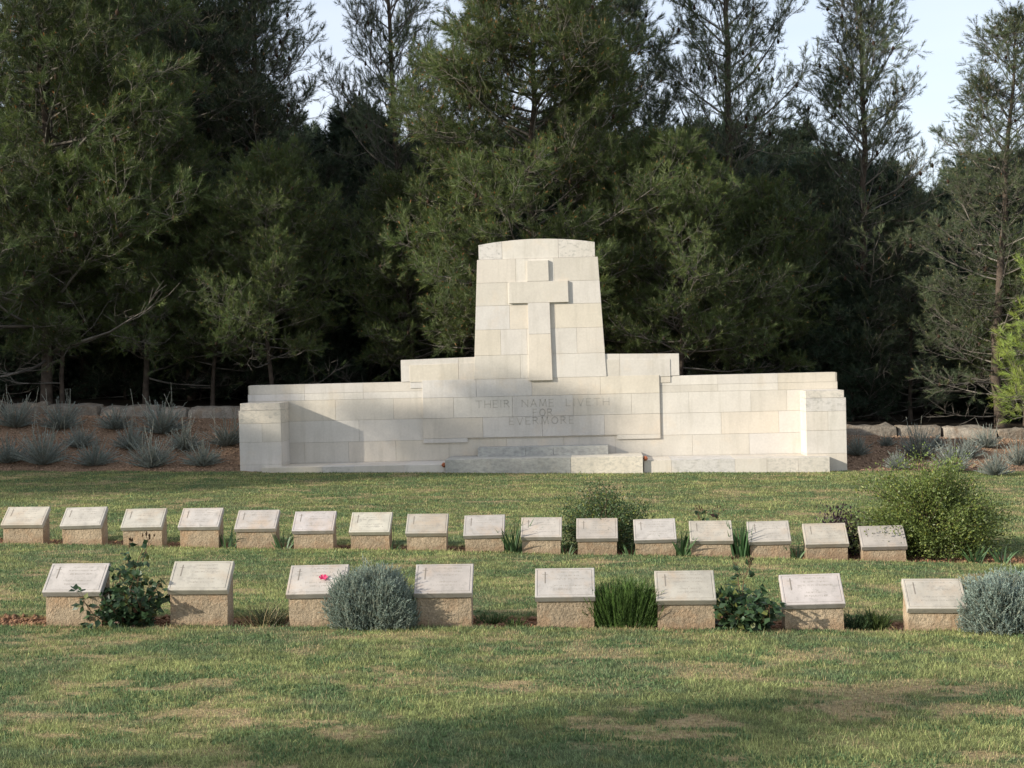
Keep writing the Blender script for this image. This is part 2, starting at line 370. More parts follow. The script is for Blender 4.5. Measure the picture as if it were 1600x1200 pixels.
# shoulders
mb = MB(); S0, S1 = MX - 2.5, MX + 2.5
topf = lambda x: 2.14 - .045 * abs(x - MX) / 2.5 * 1.0
masonry(mb, [(1.70, 2.3, [S0, px(718), px(744), px(946), px(970), S1])], YB - .012, YB + .45, (inf(S0), inf(S1), topf))
masonry(mb, [(1.58, 1.70, [S0 + .16, px(744), px(970), S1 - .16])], YB - .012, YB, (inf(S0 + .16), inf(S1 - .16), inf(9)))
# inner raised border, 2 cm proud
masonry(mb, [(1.69, 2.3, [S0 + .16, px(718), px(744), px(946), px(970), S1 - .16])], YB - .022, YB - .010, (inf(S0 + .16), inf(S1 - .16), lambda x: topf(x) - .10))
mon_build(mb, 'shoulder', [M_STONE, M_MORTAR])
# panel with inscription
mb = MB(); P0, P1 = MX - 2.12, MX + 2.14; YP = YB - .030
topp = inf(9)
masonry(mb, [(1.40, 1.72, [P0, px(745), px(832), px(939), P1]), (1.03, 1.40, [P0, px(709), px(801), px(896), px(987), P1]),
             (.665, 1.03, [P0, px(754), px(847), px(944), P1])], YP, YB + .01, (inf(P0), inf(P1), topp))
masonry(mb, [(.585, .665, [P0, P0 + .80]), (.585, .665, [P1 - .78, P1])], YP, YB + .01, (inf(P0), inf(P1), topp), gap=.002)
mon_build(mb, 'inscription_panel', [M_STONE, M_MORTAR])
# pylon
mb = MB(); eL = lambda z: MX - (1.16 - .09 * (z - 2.13) / 1.75) ; eR = lambda z: MX + (1.18 - .09 * (z - 2.13) / 1.75)
YY = YB - .036
masonry(mb, [(1.715, 2.14, [MX - 1.3, px(815), px(863), MX + 1.3]), (2.14, 2.60, [MX - 1.3, px(785), px(826), px(904), MX + 1.3]), (2.60, 3.03, [MX - 1.3, px(800), px(871), MX + 1.3]),
             (3.03, 3.44, [MX - 1.3, px(797), px(888), MX + 1.3]), (3.44, 3.86, [MX - 1.3, px(811), px(871), MX + 1.3])], YY, YB + .5, (eL, eR, inf(9)))
mb.add(hexa([(eL(1.75) + .01, 1.75), (eR(1.75) - .01, 1.75), (eR(3.84) - .01, 3.84), (eL(3.84) + .01, 3.84)], YY + .006, YB + .49), (.5, .45, .36), 1)
mon_build(mb, 'pylon', [M_STONE, M_MORTAR])
mb = MB(); arch = lambda x: 4.21 - .085 * ((x - MX) / 1.045) ** 2
for a, b_, k in ((-1.045, -.62, 1), (-.62, .39, 0), (.39, 1.045, 1)):
    p = [(MX + a + .002, 3.862), (MX + b_ - .002, 3.862)] + [(MX + b_ - .002 + (a - b_ + .004) * i / 6, arch(MX + b_ + (a - b_) * i / 6)) for i in range(7)]
    mb.add(hexa(p, YY + .02, YB + .47, .003), tint(), k)
mon_build(mb, 'arched_cap', [M_STONE, M_CAPSTONE])
# cross
mb = MB(); yc = YY - .045
mb.add(hexa([(MX - .19, 1.67), (MX + .235, 1.67), (MX + .22, 2.50), (MX - .178, 2.50)], yc, YY + .002, .004), tint())
mb.add(hexa([(MX - .178, 2.503), (MX + .22, 2.503), (MX + .213, 3.06), (MX - .178, 3.06)], yc, YY + .002, .004), tint())
mb.add(hexa([(MX - .515, 3.063), (MX + .555, 3.063), (MX + .55, 3.445), (MX - .51, 3.445)], yc, YY + .002, .004), tint())
mb.add(hexa([(MX - .18, 3.448), (MX + .21, 3.448), (MX + .205, 3.82), (MX - .175, 3.82)], yc, YY + .002, .004), tint())
mon_build(mb, 'cross', [M_STONE])
# end pillars
for sgn, a, b_ in ((-1, -5.31, -4.56), (1, 4.62, 5.31)):
    mb = MB(); x0, x1 = MX + a, MX + b_; xm = x0 + (x1 - x0) * .55; yf = 25.70
    z = [-.25, .30, .70, 1.03]
    for i in range(3):
        js = [x0, xm, x1] if i % 2 == 0 and not (sgn > 0 and i == 0) else [x0, x1]
        if sgn > 0: js = [[x0, x1], [x0, x1], [x0, xm, x1]][i]
        masonry(mb, [(z[i], z[i + 1], js)], yf, YB - .003, (inf(x0), inf(x1), inf(9)))
    mb.box(x0 + .01, x1 - .01, yf + .006, YB - .01, -.25, 1.25, (.5, .45, .36), 2)
    mb.box(x0, x1, yf, YB - .003, 1.033, 1.262, tint(), 1, .004)
    ia = .03 if sgn < 0 else .0; ib = .03 if sgn > 0 else .0
    mb.box(x0 + ia, x1 - ib, yf, YB - .003, 1.265, 1.39, tint(), 1, .006)
    mon_build(mb, 'end_pillar', [M_STONE, M_WSTONE, M_MORTAR])
# plinth and steps
mb = MB(); p0, p1 = MX - 4.86, MX + 4.97; R.seed(9)
js = [p0, px(517), px(565), px(640), MX - 1.64]; js2 = [MX + 1.8, px(1043), px(1139), px(1187), px(1234), p1]
for jj, ks in ((js, [0, 1, 0, 0]), (js2, [0, 1, 0, 1, 1])):
    for (a, b_), k in zip(zip(jj[:-1], jj[1:]), ks): mb.box(a + .0015, b_ - .0015, 25.42, YB - .002, -.3, .265 - .003 * (k + R.random()), tint(), k, .005)
mon_build(mb, 'plinth', [M_STONE, M_WSTONE])
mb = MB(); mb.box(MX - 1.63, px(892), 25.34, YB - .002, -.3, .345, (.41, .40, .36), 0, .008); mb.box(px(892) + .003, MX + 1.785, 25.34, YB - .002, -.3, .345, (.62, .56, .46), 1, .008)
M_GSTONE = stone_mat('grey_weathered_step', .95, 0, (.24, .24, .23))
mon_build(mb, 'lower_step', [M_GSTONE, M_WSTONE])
mb = MB(); q0 = MX - 1.11; q1 = MX + 1.2
for a, b_ in ((q0, q0 + .85), (q0 + .853, q0 + 1.34), (q0 + 1.343, q1)): mb.box(a, b_, 25.98, YB - .003, .343, .502 - .002 * R.random(), (.43, .425, .39), 0, .006)
mon_build(mb, 'upper_step', [M_GSTONE])

# inscription
GL = {'T': [((0, 1), (.9, 1)), ((.45, 1), (.45, 0))], 'H': [((0, 0), (0, 1)), ((.85, 0), (.85, 1)), ((0, .5), (.85, .5))],
      'E': [((0, 0), (0, 1)), ((0, 1), (.6, 1)), ((0, .5), (.5, .5)), ((0, 0), (.62, 0))], 'I': [((.1, 0), (.1, 1))],
      'R': [((0, 0), (0, 1)), ((0, 1), (.4, 1)), ((.4, 1), (.58, .88)), ((.58, .88), (.58, .66)), ((.58, .66), (.4, .52)), ((.4, .52), (0, .52)), ((.3, .52), (.75, 0))],
      'N': [((0, 0), (0, 1)), ((0, 1), (.85, 0)), ((.85, 0), (.85, 1))], 'A': [((0, 0), (.42, 1)), ((.42, 1), (.84, 0)), ((.15, .36), (.69, .36))],
      'M': [((0, 0), (.12, 1)), ((.12, 1), (.5, .1)), ((.5, .1), (.88, 1)), ((.88, 1), (1, 0))], 'L': [((0, 0), (0, 1)), ((0, 0), (.58, 0))],
      'V': [((0, 1), (.42, 0)), ((.42, 0), (.84, 1))], 'F': [((0, 0), (0, 1)), ((0, 1), (.6, 1)), ((0, .52), (.48, .52))],
      'O': [((.5 + .45 * math.cos(i * math.pi / 6), .5 + .5 * math.sin(i * math.pi / 6)), (.5 + .45 * math.cos((i + 1) * math.pi / 6), .5 + .5 * math.sin((i + 1) * math.pi / 6))) for i in range(12)]}
GW = {'I': .2, 'M': 1.0, 'O': .95, 'T': .9, 'L': .6, 'E': .62, 'F': .6, 'R': .75}
def line_text(mb, words, x0, x1, zb, h, th, y):
    tot = 0; seq = []
    for wi, wd in enumerate(words):
        if wi: tot += 1.5
        for ci, ch in enumerate(wd):
            if ci: tot += .42
            seq.append((ch, tot)); tot += GW.get(ch, .85)
    # stretch gaps so that the line spans x0..x1
    sx = (x1 - x0) / tot
    for ch, o in seq:
        xo = x0 + o * sx; cs = min(sx, h)
        for (a, b_) in GL[ch]:
            pa = np.array([xo + a[0] * cs, zb + a[1] * h]); pb = np.array([xo + b_[0] * cs, zb + b_[1] * h]); d = pb - pa; d /= np.linalg.norm(d); nn = np.array([-d[1], d[0]]) * th / 2
            pa = pa - d * th * .4; pb = pb + d * th * .4
            mb.add(hexa([tuple(pa - nn), tuple(pb - nn), tuple(pb + nn), tuple(pa + nn)], y - .0015, y + .001))
        # small serifs
        for (a, b_) in GL[ch]:
            for e in (a, b_):
                if e[1] in (0, 1) and ch not in 'O' and abs(a[0] - b_[0]) < .45: mb.box(xo + e[0] * cs - th, xo + e[0] * cs + th, y - .0017, y + .001, zb + e[1] * (h - th * .5), zb + e[1] * (h - th * .5) + th * .5)
mb = MB()
for wd, ua, ub, zb in (('THEIR', 744, 796, 1.205), ('NAME', 816, 865, 1.205), ('LIVETH', 885, 952, 1.205), ('FOR', 833, 863, 1.035), ('EVERMORE', 796, 896, .89)):
    line_text(mb, [wd], px(ua), px(ub), zb, .122, .012, YP)
mon_build(mb, 'engraved_inscription', [M_ENGRAVE])
# broken red clay wedges at the two ends of the lower step
for xx, zz, lb in ((MX - 1.66, .255, 'small broken red clay lump at the left end of the memorial step'), (MX + 1.83, .30, 'small broken red clay lump at the right end of the memorial step')):
    rs_ = random.Random(int(abs(xx * 100))); mb = MB(); V = []; F = []
    for j in range(5):
        for i in range(8): a = i * math.pi / 4; r_ = .045 * math.sin(math.pi * (j + .5) / 5) * (.75 + .5 * rs_.random()); V.append((r_ * math.cos(a), r_ * math.sin(a), .05 * (j - 2) / 2 * .8))
    for j in range(4):
        for i in range(8): F.append([j * 8 + i, j * 8 + (i + 1) % 8, j * 8 + 8 + (i + 1) % 8, j * 8 + 8 + i])
    F.append(list(range(8))[::-1]); F.append([32 + i for i in range(8)])
    mb.add((V, F), (.36, .13, .07)); o = mb.build('clay_lump', M_TWIG); o.location = (xx, 25.41 if xx < MX else 25.40, zz); tag(o, lb, 'brick piece')

# ------------------------------------------------------------------ dry stone retaining wall
def boulder_wall(x0, x1, n, seed, label, side):
    rs_ = random.Random(seed); root = empty('retaining_wall', ((x0 + x1) / 2, 29.05, wall_top((x0 + x1) / 2) - .3), label, 'stone wall')
    mb = MB(); x = x0; off = np.array(root.location)
    while x < x1 - .15:
        w_ = min(rs_.uniform(.5, 1.25), x1 - x); h0 = .42 + .03 * rs_.random()
        nx, nz, ny = 7, 5, 4; zt = wall_top(x + w_ / 2) + rs_.uniform(-.025, .012); zb = zt - h0; c = np.array([.27, .235, .19]) * rs_.uniform(.75, 1.15)
        # rounded box by subdividing a cube shell
        V = []; F = []; rsn = np.random.RandomState(rs_.randint(0, 9999))
        def pt(a, b__, c_):
            r = .055; v = np.array([(a - .5) * w_ * .985, (b__ - .5) * .46, (c_ - .5) * h0]); hs = np.array([w_ * .985 / 2, .23, h0 / 2])
            q = np.clip(v, -(hs - r), hs - r); d = v - q; l = np.linalg.norm(d)
            if l > 1e-6: v = q + d / l * min(l, r)
            k = np.array([vn(v[0] * 5 + seed + x, v[2] * 6 + v[1] * 3), vn(v[1] * 5 + x * 3, v[2] * 5), vn(v[0] * 5, v[1] * 5 + x * 7)]) - .5
            return v + k * np.array([.06, .16, .09]) + np.array([x + w_ / 2, 29.05, (zt + zb) / 2]) - off
        def facegrid(f, na, nb, flip):
            k = len(V)
            for i in range(na + 1):
                for j in range(nb + 1): V.append(tuple(pt(*f(i / na, j / nb))))
            for i in range(na):
                for j in range(nb):
                    q = [k + i * (nb + 1) + j, k + (i + 1) * (nb + 1) + j, k + (i + 1) * (nb + 1) + j + 1, k + i * (nb + 1) + j + 1]; F.append(q[::-1] if flip else q)
        facegrid(lambda a, b__: (a, 0, b__), 8, 5, False); facegrid(lambda a, b__: (a, 1, b__), 8, 5, True)
        facegrid(lambda a, b__: (a, b__, 1), 8, 4, False); facegrid(lambda a, b__: (0, a, b__), 4, 5, True); facegrid(lambda a, b__: (1, a, b__), 4, 5, False)
        mb.add((V, F), c); x += w_ + rs_.uniform(-.01, .012)
    o = mb.build('stone_course', M_ROCK, root, smooth=True)
m, t, b = base_mat('rock', .95, .1); c = attr(t); c = mul_noise(t, c, 6, .7, 1.2, 6); c = mul_noise(t, c, 40, .75, 1.2, 4); c = mix_noise(t, c, (.22, .14, .08), 4, .5, .7, .6); t.links.new(c, b.inputs['Base Color']); bump(t, b, 18, .8, .03); M_ROCK = m
boulder_wall(-14.0, -6.0, 12, 3, 'low wall of rough grey boulders above the shaded left bank', -1)
boulder_wall(4.0, 9.6, 9, 8, 'low wall of rough tan boulders above the sunlit right bank', 1)

# ------------------------------------------------------------------ grave markers
def marker(name, sx, xl, xr, by, slab_bot, y, label, group, first, seed, ppm):
    """xl/xr: front slab edges (world x), by: ground z; slab_bot: z of the slab's lower front edge"""
    rs_ = random.Random(seed); w_ = xr - xl; cx = (xl + xr) / 2
    root = empty(name, (cx, y, by), label, 'grave marker', group)
    rz = rs_.uniform(-.02, .02); root.rotation_euler = (rs_.uniform(-.01, .01), rs_.uniform(-.012, .012), rz)
    tilt = math.radians(39.5 + rs_.uniform(-1.5, 1.5)); Ls = .275; th = .05; ct, st = math.cos(tilt), math.sin(tilt)
    zs = slab_bot - by; tone = np.array([.40, .375, .345]) * rs_.uniform(.86, 1.14) * np.array([1, rs_.uniform(.96, 1.0), rs_.uniform(.88, 1.0)])
    # pedestal: sloped-top block
    hw = w_ / 2 - .012; yf = .02; yb = yf + Ls * ct - .015; NX = 9
    mb = MB(); rsn = np.random.RandomState(seed)
    prof = [(yf, -.12), (yf, zs * .25), (yf, zs * .6), (yf, zs - .0), (yb, zs + (yb - yf) * st / ct), (yb, zs * .5), (yb, -.12)]
    V = []; F = []
    for i in range(NX + 1):
        xx = -hw + 2 * hw * i / NX
        for (a, b_) in prof: j = .004; V.append((xx + (rsn.rand() - .5) * j, a + (rsn.rand() - .5) * j, b_ + (0 if b_ > zs * .9 else (rsn.rand() - .5) * j)))
    n = len(prof)
    for i in range(NX):
        for k in range(n): F.append([i * n + k, i * n + (k + 1) % n, (i + 1) * n + (k + 1) % n, (i + 1) * n + k][::-1])
    F.append([k for k in range(n)][::-1]); F.append([NX * n + k for k in range(n)])
    F = [f[::-1] for f in F]
    cc = np.array([.35, .275, .19]) * rs_.uniform(.85, 1.15)
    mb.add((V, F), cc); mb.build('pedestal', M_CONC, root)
    # slab: front lower edge at (y=0,z=zs); plane basis u=along slope, n=normal
    mb = MB(); U = np.array([0, ct, st]); Nn = np.array([0, -st, ct]); O = np.array([0, .02, zs + .002])
    def P(x_, u_, n_): return O + np.array([x_, 0, 0]) + U * u_ + Nn * n_
    h = w_ / 2; c = .004
    u0, u1 = -.018, Ls
    ring = lambda ins, n_: [P(-h + ins, u0 + ins, n_), P(h - ins, u0 + ins, n_), P(h - ins, u1 - ins, n_), P(-h + ins, u1 - ins, n_)]
    V = ring(0, 0) + ring(0, th - c) + ring(c, th) + ring(.016, th) + ring(.0175, th - .003) + ring(.0215, th - .003) + ring(.023, th)
    F = [[3, 2, 1, 0]]
    for r in range(6): F += [[r * 4 + i, r * 4 + (i + 1) % 4, r * 4 + 4 + (i + 1) % 4, r * 4 + 4 + i] for i in range(4)]
    F.append([24, 25, 26, 27])
    mb.add((V, F), tone)
    # engraved cross and lines of worn lettering (too worn to read)
    def mark(xa, xb, ua, ub, e=.0012, mi=1):
        V = [P(xa, ua, th - .001), P(xb, ua, th - .001), P(xb, ub, th - .001), P(xa, ub, th - .001), P(xa, ua, th + e), P(xb, ua, th + e), P(xb, ub, th + e), P(xa, ub, th + e)]
        mb.add((V, [[0, 3, 2, 1], [4, 5, 6, 7], [0, 1, 5, 4], [1, 2, 6, 5], [2, 3, 7, 6], [3, 0, 4, 7]]), (.2, .18, .15), mi)
    xc = -h + .075; mark(xc - .004, xc + .004, .12, .235); mark(xc - .022, xc + .018, .208, .2105)
    nl = 6
    for k in range(nl):
        if k == 3: continue
        u_ = .225 - k * .034; half = rs_.uniform(.07, .135); xo = .03 + (0 if k < 4 else -.01)
        x_ = xo - half
        while x_ < xo + half:
            lw = rs_.uniform(.004, .010)
            if rs_.random() < .85: mark(x_, x_ + .0018, u_, u_ + .013, .0006, 2)
            if rs_.random() < .6: mark(x_ + .002, x_ + lw, u_ + rs_.choice([0, .006, .011]), u_ + rs_.choice([0, .006, .011]) + .0018, .0006, 2)
            x_ += lw + .004
    sl = mb.build('slab', [M_SLAB, M_CUT, M_CUT2], root)

    return root, (lambda xx, uu: np.array([cx, y, by]) + P(xx, uu, th + .004)), tilt
M_CUT = simple('engraving_shadow', (.21, .185, .155)); M_CUT2 = simple('worn_lettering', (.30, .27, .23))
front = [(68, 160, 976, 930, 'pale slab grave marker leftmost in the front row, rose bush at its right'),
         (263, 357, 977, 927, 'front row grave marker between the rose bush and the dry grass tuft'),
         (449, 541, 979, 933, 'grave marker with a pink flower laid on its slab'),
         (648, 739, 980, 932, 'front row grave marker right of the large grey bush, shadowed by it'),
         (837, 931, 984, 938, 'grave marker touching the left side of the bright green spiky clump'),
         (1026, 1120, 985, 943, 'grave marker between the green spiky clump and the right rose bush'),
         (1225, 1322, 987, 949, 'grave marker on a rough crumbling pedestal right of the right rose bush'),
         (1418, 1512, 989, 956, 'rightmost front row grave marker beside the pale grey bush, low smooth pedestal')]
for i, (a, b_, by, sb, lb) in enumerate(front):
    y = 10.92; p = at(a, by, y); q = at(b_, by, y); z = at((a + b_) / 2, sb, y)[2]
    zz = float(gz0((p[0] + q[0]) / 2, y)) - .01
    mk = marker('grave_marker', 0, p[0], q[0], zz, z, y, lb, 'front row of grave markers', i == 0, 100 + i, 205)
    if i == 2: FLOWER = mk[1](.045, .13), mk[2]
RB = [(2, 68, 847, 824), (95, 160, 850, 825), (190, 254, 852, 827.5), (279, 343, 853, 827), (367, 432, 855, 830), (457, 522, 858, 833), (546, 610, 860, 835), (634, 699, 861, 837),
      (725, 789, 862, 840), (814, 878, 864, 843), (901, 966, 865, 845), (992, 1058, 867, 847), (1079, 1146, 869, 849), (1171, 1237, 869, 850), (1259, 1327, 870, 854), (1347, 1418, 872, 858)]
RL = ['leftmost rear row grave marker, at the left edge of the photo', 'second rear row grave marker from the left, bare soil on both sides', 'third rear row grave marker from the left, above the left rose bush',
      'fourth rear row grave marker from the left, just left of an iris clump', 'rear row grave marker standing between two small iris clumps, brownish slab', 'sixth rear row grave marker from the left, iris clump at its left',
      'seventh rear row grave marker from the left, behind the big grey bush', 'rear row grave marker up right of the big grey bush, eighth from the left', 'rear row grave marker with a tall iris clump at its right side',
      'rear row grave marker with a tall iris clump at its left side', 'rear row grave marker standing in front of the feathery dark green shrub', 'rear row grave marker right of the feathery shrub, twelfth from the left',
      'rear row grave marker left of the tall broad iris clump, rose sprig behind it', 'rear row grave marker right of the tall broad iris clump', 'rear row grave marker with a dark purple plant right behind it', 'rightmost rear row grave marker, beside the large green bush']
for i, (a, b_, by, sb) in enumerate(RB):
    p0_ = gplane((a + b_) / 2, by); y = float(row_y(p0_[0])) + .0; p = at(a, by, y); q = at(b_, by, y); z = at((a + b_) / 2, sb, y)[2]
    marker('grave_marker', 0, p[0], q[0], float(gz0((p[0] + q[0]) / 2, y)) - .01, z, y, RL[i], 'rear row of grave markers', False, 200 + i, 145)

# ------------------------------------------------------------------ plants
def norm(a): return a / np.maximum(np.linalg.norm(a, axis=-1, keepdims=True), 1e-9)
def tubes(segs, sides=4):
    """segs: (n,8) p0 p1 r0 r1 -> open prisms"""
    S = np.asarray(segs, float); p0, p1, r0, r1 = S[:, 0:3], S[:, 3:6], S[:, 6], S[:, 7]
    d = norm(p1 - p0); ref = np.where(np.abs(d[:, 2:3]) > .9, np.array([[1., 0, 0]]), np.array([[0, 0, 1.]])); a = norm(np.cross(d, ref)); b_ = np.cross(d, a)
    V = []
    for p, r in ((p0, r0), (p1, r1)):
        for k in range(sides):
            t_ = 2 * math.pi * k / sides; V.append(p + (a * math.cos(t_) + b_ * math.sin(t_)) * r[:, None])
    V = np.stack(V, 1).reshape(-1, 3); n = len(S)
    f = np.array([[k, (k + 1) % sides, sides + (k + 1) % sides, sides + k] for k in range(sides)])
    F = (f[None] + 2 * sides * np.arange(n)[:, None, None]).reshape(-1, 4)
    return V, F
def needles(P, D, Ln, npn, nl, nw, spread, colr, rs, start=.15, upb=0.0, colvar=.35, tipcol=None):
    """needle leaves along shoots: P base, D dir, Ln length"""
    n = len(P); t_ = start + (1 - start) * rs.rand(n, npn); b = P[:, None] + D[:, None] * (Ln[:, None] * t_)[..., None]
    rnd = norm(rs.normal(size=(n, npn, 3))); sp = spread * (.6 + .7 * rs.rand(n, npn, 1)) * (1.15 - .5 * t_[..., None])
    d = norm(D[:, None] + rnd * sp + np.array([0, 0, upb])); l = nl * (.7 + .5 * rs.rand(n, npn, 1))
    side = norm(np.cross(d, rs.normal(size=(n, npn, 3)))) * nw * .5
    V = np.stack([b - side, b + side, b + d * l], 2).reshape(-1, 3)
    c = np.repeat(colr, npn * 3, 0) * (1 - colvar / 2 + colvar * np.repeat(rs.rand(n * npn, 1), 3, 0))
    return V, np.arange(len(V)).reshape(-1, 3), c
def leaves(P, D, Nrm, l, wd, colr):
    """folded 4-tri leaves"""
    s = norm(np.cross(D, Nrm)); up = norm(np.cross(s, D)); l = l[:, None]; wd = wd[:, None]
    v = [P, P + D * l * .4 + s * wd * .5 + up * wd * .12, P + D * l, P + D * l * .4 - s * wd * .5 + up * wd * .12, P + D * l * .5]
    V = np.stack(v, 1).reshape(-1, 3); f = np.array([[0, 1, 4], [1, 2, 4], [2, 3, 4], [3, 0, 4]]); n = len(P)
    return V, (f[None] + 5 * np.arange(n)[:, None, None]).reshape(-1, 3), np.repeat(colr, 5, 0)
def cat_(parts):
    V = []; F = []; C = []; k = 0
    for v, f, c in parts: V.append(v); F.append(f + k); C.append(c); k += len(v)
    return np.concatenate(V), np.concatenate(F), np.concatenate(C)

# ---- pine
def rot_about(v, ax, a): ax = ax / np.linalg.norm(ax); return v * math.cos(a) + np.cross(ax, v) * math.sin(a) + ax * np.dot(ax, v) * (1 - math.cos(a))
def pine_mesh(seed, H, Rr, z0=.12, nb=60, prof=.7, npn=30, nl=.12, nw=.0065, sec=11, lean=(0, 0), ragged=.3, upness=.5, dead=8, col=(.088, .120, .038), brown=.10, tert=6, bark=(.09, .07, .055), cones=25, fork=False):
    rs = np.random.RandomState(seed); segsT = []; segsB = []; shoots = []; cn = []
    # trunk
    nT = 16; tp = []; off = np.zeros(2)
    for i in range(nT + 1):
        tt = i / nT; off = off + rs.normal(0, .035, 2) * (H / 10); tp.append(np.array([off[0] + lean[0] * tt ** 1.3, off[1] + lean[1] * tt ** 1.3, H * tt]))
    tp[0][2] = -.3; R0 = .0095 * H
    tr = lambda tt: R0 * (1 - tt) ** .8 + .012
    for i in range(nT): segsT.append([*tp[i], *tp[i + 1], tr(i / nT) * (1.25 if i == 0 else 1), tr((i + 1) / nT)])
    def trunk(z): f_ = np.clip(z / H, 0, .9999) * nT; i = int(f_); return tp[i] + (tp[i + 1] - tp[i]) * (f_ - i)
    for k in range(nb + dead):
        isdead = k >= nb
        tt = (z0 * (.35 + .9 * rs.rand())) if isdead else z0 + (1 - z0) * ((k + rs.rand()) / nb) ** .92
        az = rs.rand() * 6.283 if isdead else k * 2.4 + rs.normal(0, .3)
        pr = (1 - tt) ** prof * (1 if tt > z0 + .08 else .85); Lb = max(.35, Rr * pr * (1 - ragged + 2 * ragged * rs.rand() ** 1.4))
        el = math.radians(-4 + upness * 75 * tt + rs.normal(0, 8)); d = np.array([math.cos(az) * math.cos(el), math.sin(az) * math.cos(el), math.sin(el)])
        p = trunk(tt * H); ns = 7; rb = min(.009 * Lb + .006, tr(tt) * .6); pts = [p]; ds = []
        for i in range(ns):
            d = d + np.array([0, 0, (.01 + .07 * upness) * (1 + i * .15)]) + rs.normal(0, .09, 3); d /= np.linalg.norm(d); p = p + d * Lb / ns; pts.append(p); ds.append(d)
        for i in range(ns): segsB.append([*pts[i], *pts[i + 1], rb * (1 - i / ns) + .004, rb * (1 - (i + 1) / ns) + .003])
        n2 = max(3, int(sec * (.4 + .6 * Lb / Rr))) if not isdead else 7
        for j in range(n2):
            s = .22 + .78 * (j + rs.rand()) / n2; f_ = min(s * ns, ns - .001); i = int(f_); q = pts[i] + (pts[i + 1] - pts[i]) * (f_ - i)
            dd = ds[i]; sd_ = np.cross(dd, [0, 0, 1.]); sd_ /= max(np.linalg.norm(sd_), 1e-3); sg = 1 if j % 2 else -1
            d2 = dd * .75 + sd_ * sg * (.55 + .3 * rs.rand()) + np.array([0, 0, rs.normal(.12, .42)]); d2 /= np.linalg.norm(d2)
            L2 = (.30 + .40 * Lb * (1.08 - s)) * (.7 + .6 * rs.rand()); ns2 = 3; pp = [q]; dl = []
            for m_ in range(ns2):
                d2 = d2 + np.array([0, 0, .12]) + rs.normal(0, .12, 3); d2 /= np.linalg.norm(d2); pp.append(pp[-1] + d2 * L2 / ns2); dl.append(d2)
            for m_ in range(ns2): segsB.append([*pp[m_], *pp[m_ + 1], .007 - .0013 * m_, .0057 - .0013 * m_])
            if isdead:
                for m_ in range(5):
                    q2 = pp[1 + m_ % 3]; d3 = dl[-1] + rs.normal(0, .5, 3); d3 /= np.linalg.norm(d3); segsB.append([*q2, *(q2 + d3 * .3), .004, .002])
                continue
            shoots.append((*pp[-1], *d2, .16 + .10 * rs.rand()))
            n3 = max(2, int(tert * (.35 + .65 * min(1, L2 / .9))))
            for m_ in range(n3):
                s3 = .25 + .75 * (m_ + rs.rand()) / n3; f3 = min(s3 * ns2, ns2 - .001); i3 = int(f3); q3 = pp[i3] + (pp[i3 + 1] - pp[i3]) * (f3 - i3)
                d3 = dl[i3] * .8 + rs.normal(0, .8, 3) + np.array([0, 0, .15]); d3 /= np.linalg.norm(d3); L3 = .14 + .30 * rs.rand(); q4 = q3 + d3 * L3
                segsB.append([*q3, *q4, .0042, .003]); shoots.append((*(q3 + d3 * L3 * .35), *norm(d3 + np.array([0, 0, .25])), (.17 + .12 * rs.rand())))
                if rs.rand() < .004 * cones / 10: cn.append(q3)
        shoots.append((*pts[-1], *ds[-1], .25))
    shoots.append((*tp[-1], 0, 0, 1, .3))
    S = np.array(shoots); P, D, Ln = S[:, :3], norm(S[:, 3:6]), S[:, 6]
    cl = fbm(P[:, 0] * 1.1 + seed, P[:, 2] * 1.1 + P[:, 1] * 1.3, 3)[:, None]
    c = np.array(col) * (.35 + 1.3 * cl) * (.8 + .4 * rs.rand(len(P), 1)); c = c * (1 + np.array([.25, .08, -.15]) * (rs.rand(len(P), 1) - .4))
    V, F, Cc = needles(P, D, Ln, npn, nl, nw, 1.0, c, rs, start=.1)
    parts = [(V, F, Cc)]
    k = rs.rand(len(P)) < brown        # orange male cones at the shoot tips
    if k.any():
        Pb = (P + D * Ln[:, None])[k]; cb = np.array([.27, .125, .045]) * (.6 + .8 * rs.rand(k.sum(), 1))
        parts.append(needles(Pb, D[k], np.full(k.sum(), .05), 7, .05, .014, .7, cb, rs))
    k = rs.rand(len(P)) < .38          # pale candles, their light colour also paints sunlit shoot tips
    Pb = (P + D * (Ln[:, None] + .03))[k]; dz = norm(D[k] + np.array([0, 0, 1.2])); cb = np.array([.34, .32, .16]) * (.6 + .6 * rs.rand(k.sum(), 1)); parts.append(needles(Pb, dz, np.full(k.sum(), .01), 2, .07, .012, .12, cb, rs))
    V, F, Cc = cat_(parts)
    crown = mesh_np('foliage', V, F, M_NEEDLE, Cc)
    tv, tf = tubes(segsT, 8); trunk_me = mesh_np('trunk', tv, tf, M_BARK, np.tile(np.array(bark), (len(tv), 1)), True)
    bv, bf = tubes(segsB, 4)
    bcol = np.repeat(np.array([.19, .17, .145]) * (.4 + .8 * rs.rand(len(segsB), 1)), 8, 0)
    if cn:
        cnp = np.array(cn); sph = []
        for j, (r_, z_) in enumerate(((0.006, -.045), (.026, -.025), (.03, 0), (.02, .03), (.004, .05))):
            for i in range(6): sph.append((r_ * math.cos(i * 1.047), r_ * math.sin(i * 1.047), z_))
        sph = np.array(sph); ff = [[j * 6 + i, j * 6 + (i + 1) % 6, j * 6 + 6 + (i + 1) % 6, j * 6 + 6 + i] for j in range(4) for i in range(6)]
        V2 = (sph[None] * 1.3 + cnp[:, None]).reshape(-1, 3); F2 = (np.array(ff)[None] + 30 * np.arange(len(cnp))[:, None, None]).reshape(-1, 4)
        bf = np.concatenate([bf, F2 + len(bv)]); bv = np.concatenate([bv, V2]); bcol = np.concatenate([bcol, np.tile([.045, .028, .018], (len(V2), 1))])
    br = mesh_np('branches', bv, bf, M_TWIG, bcol, True)
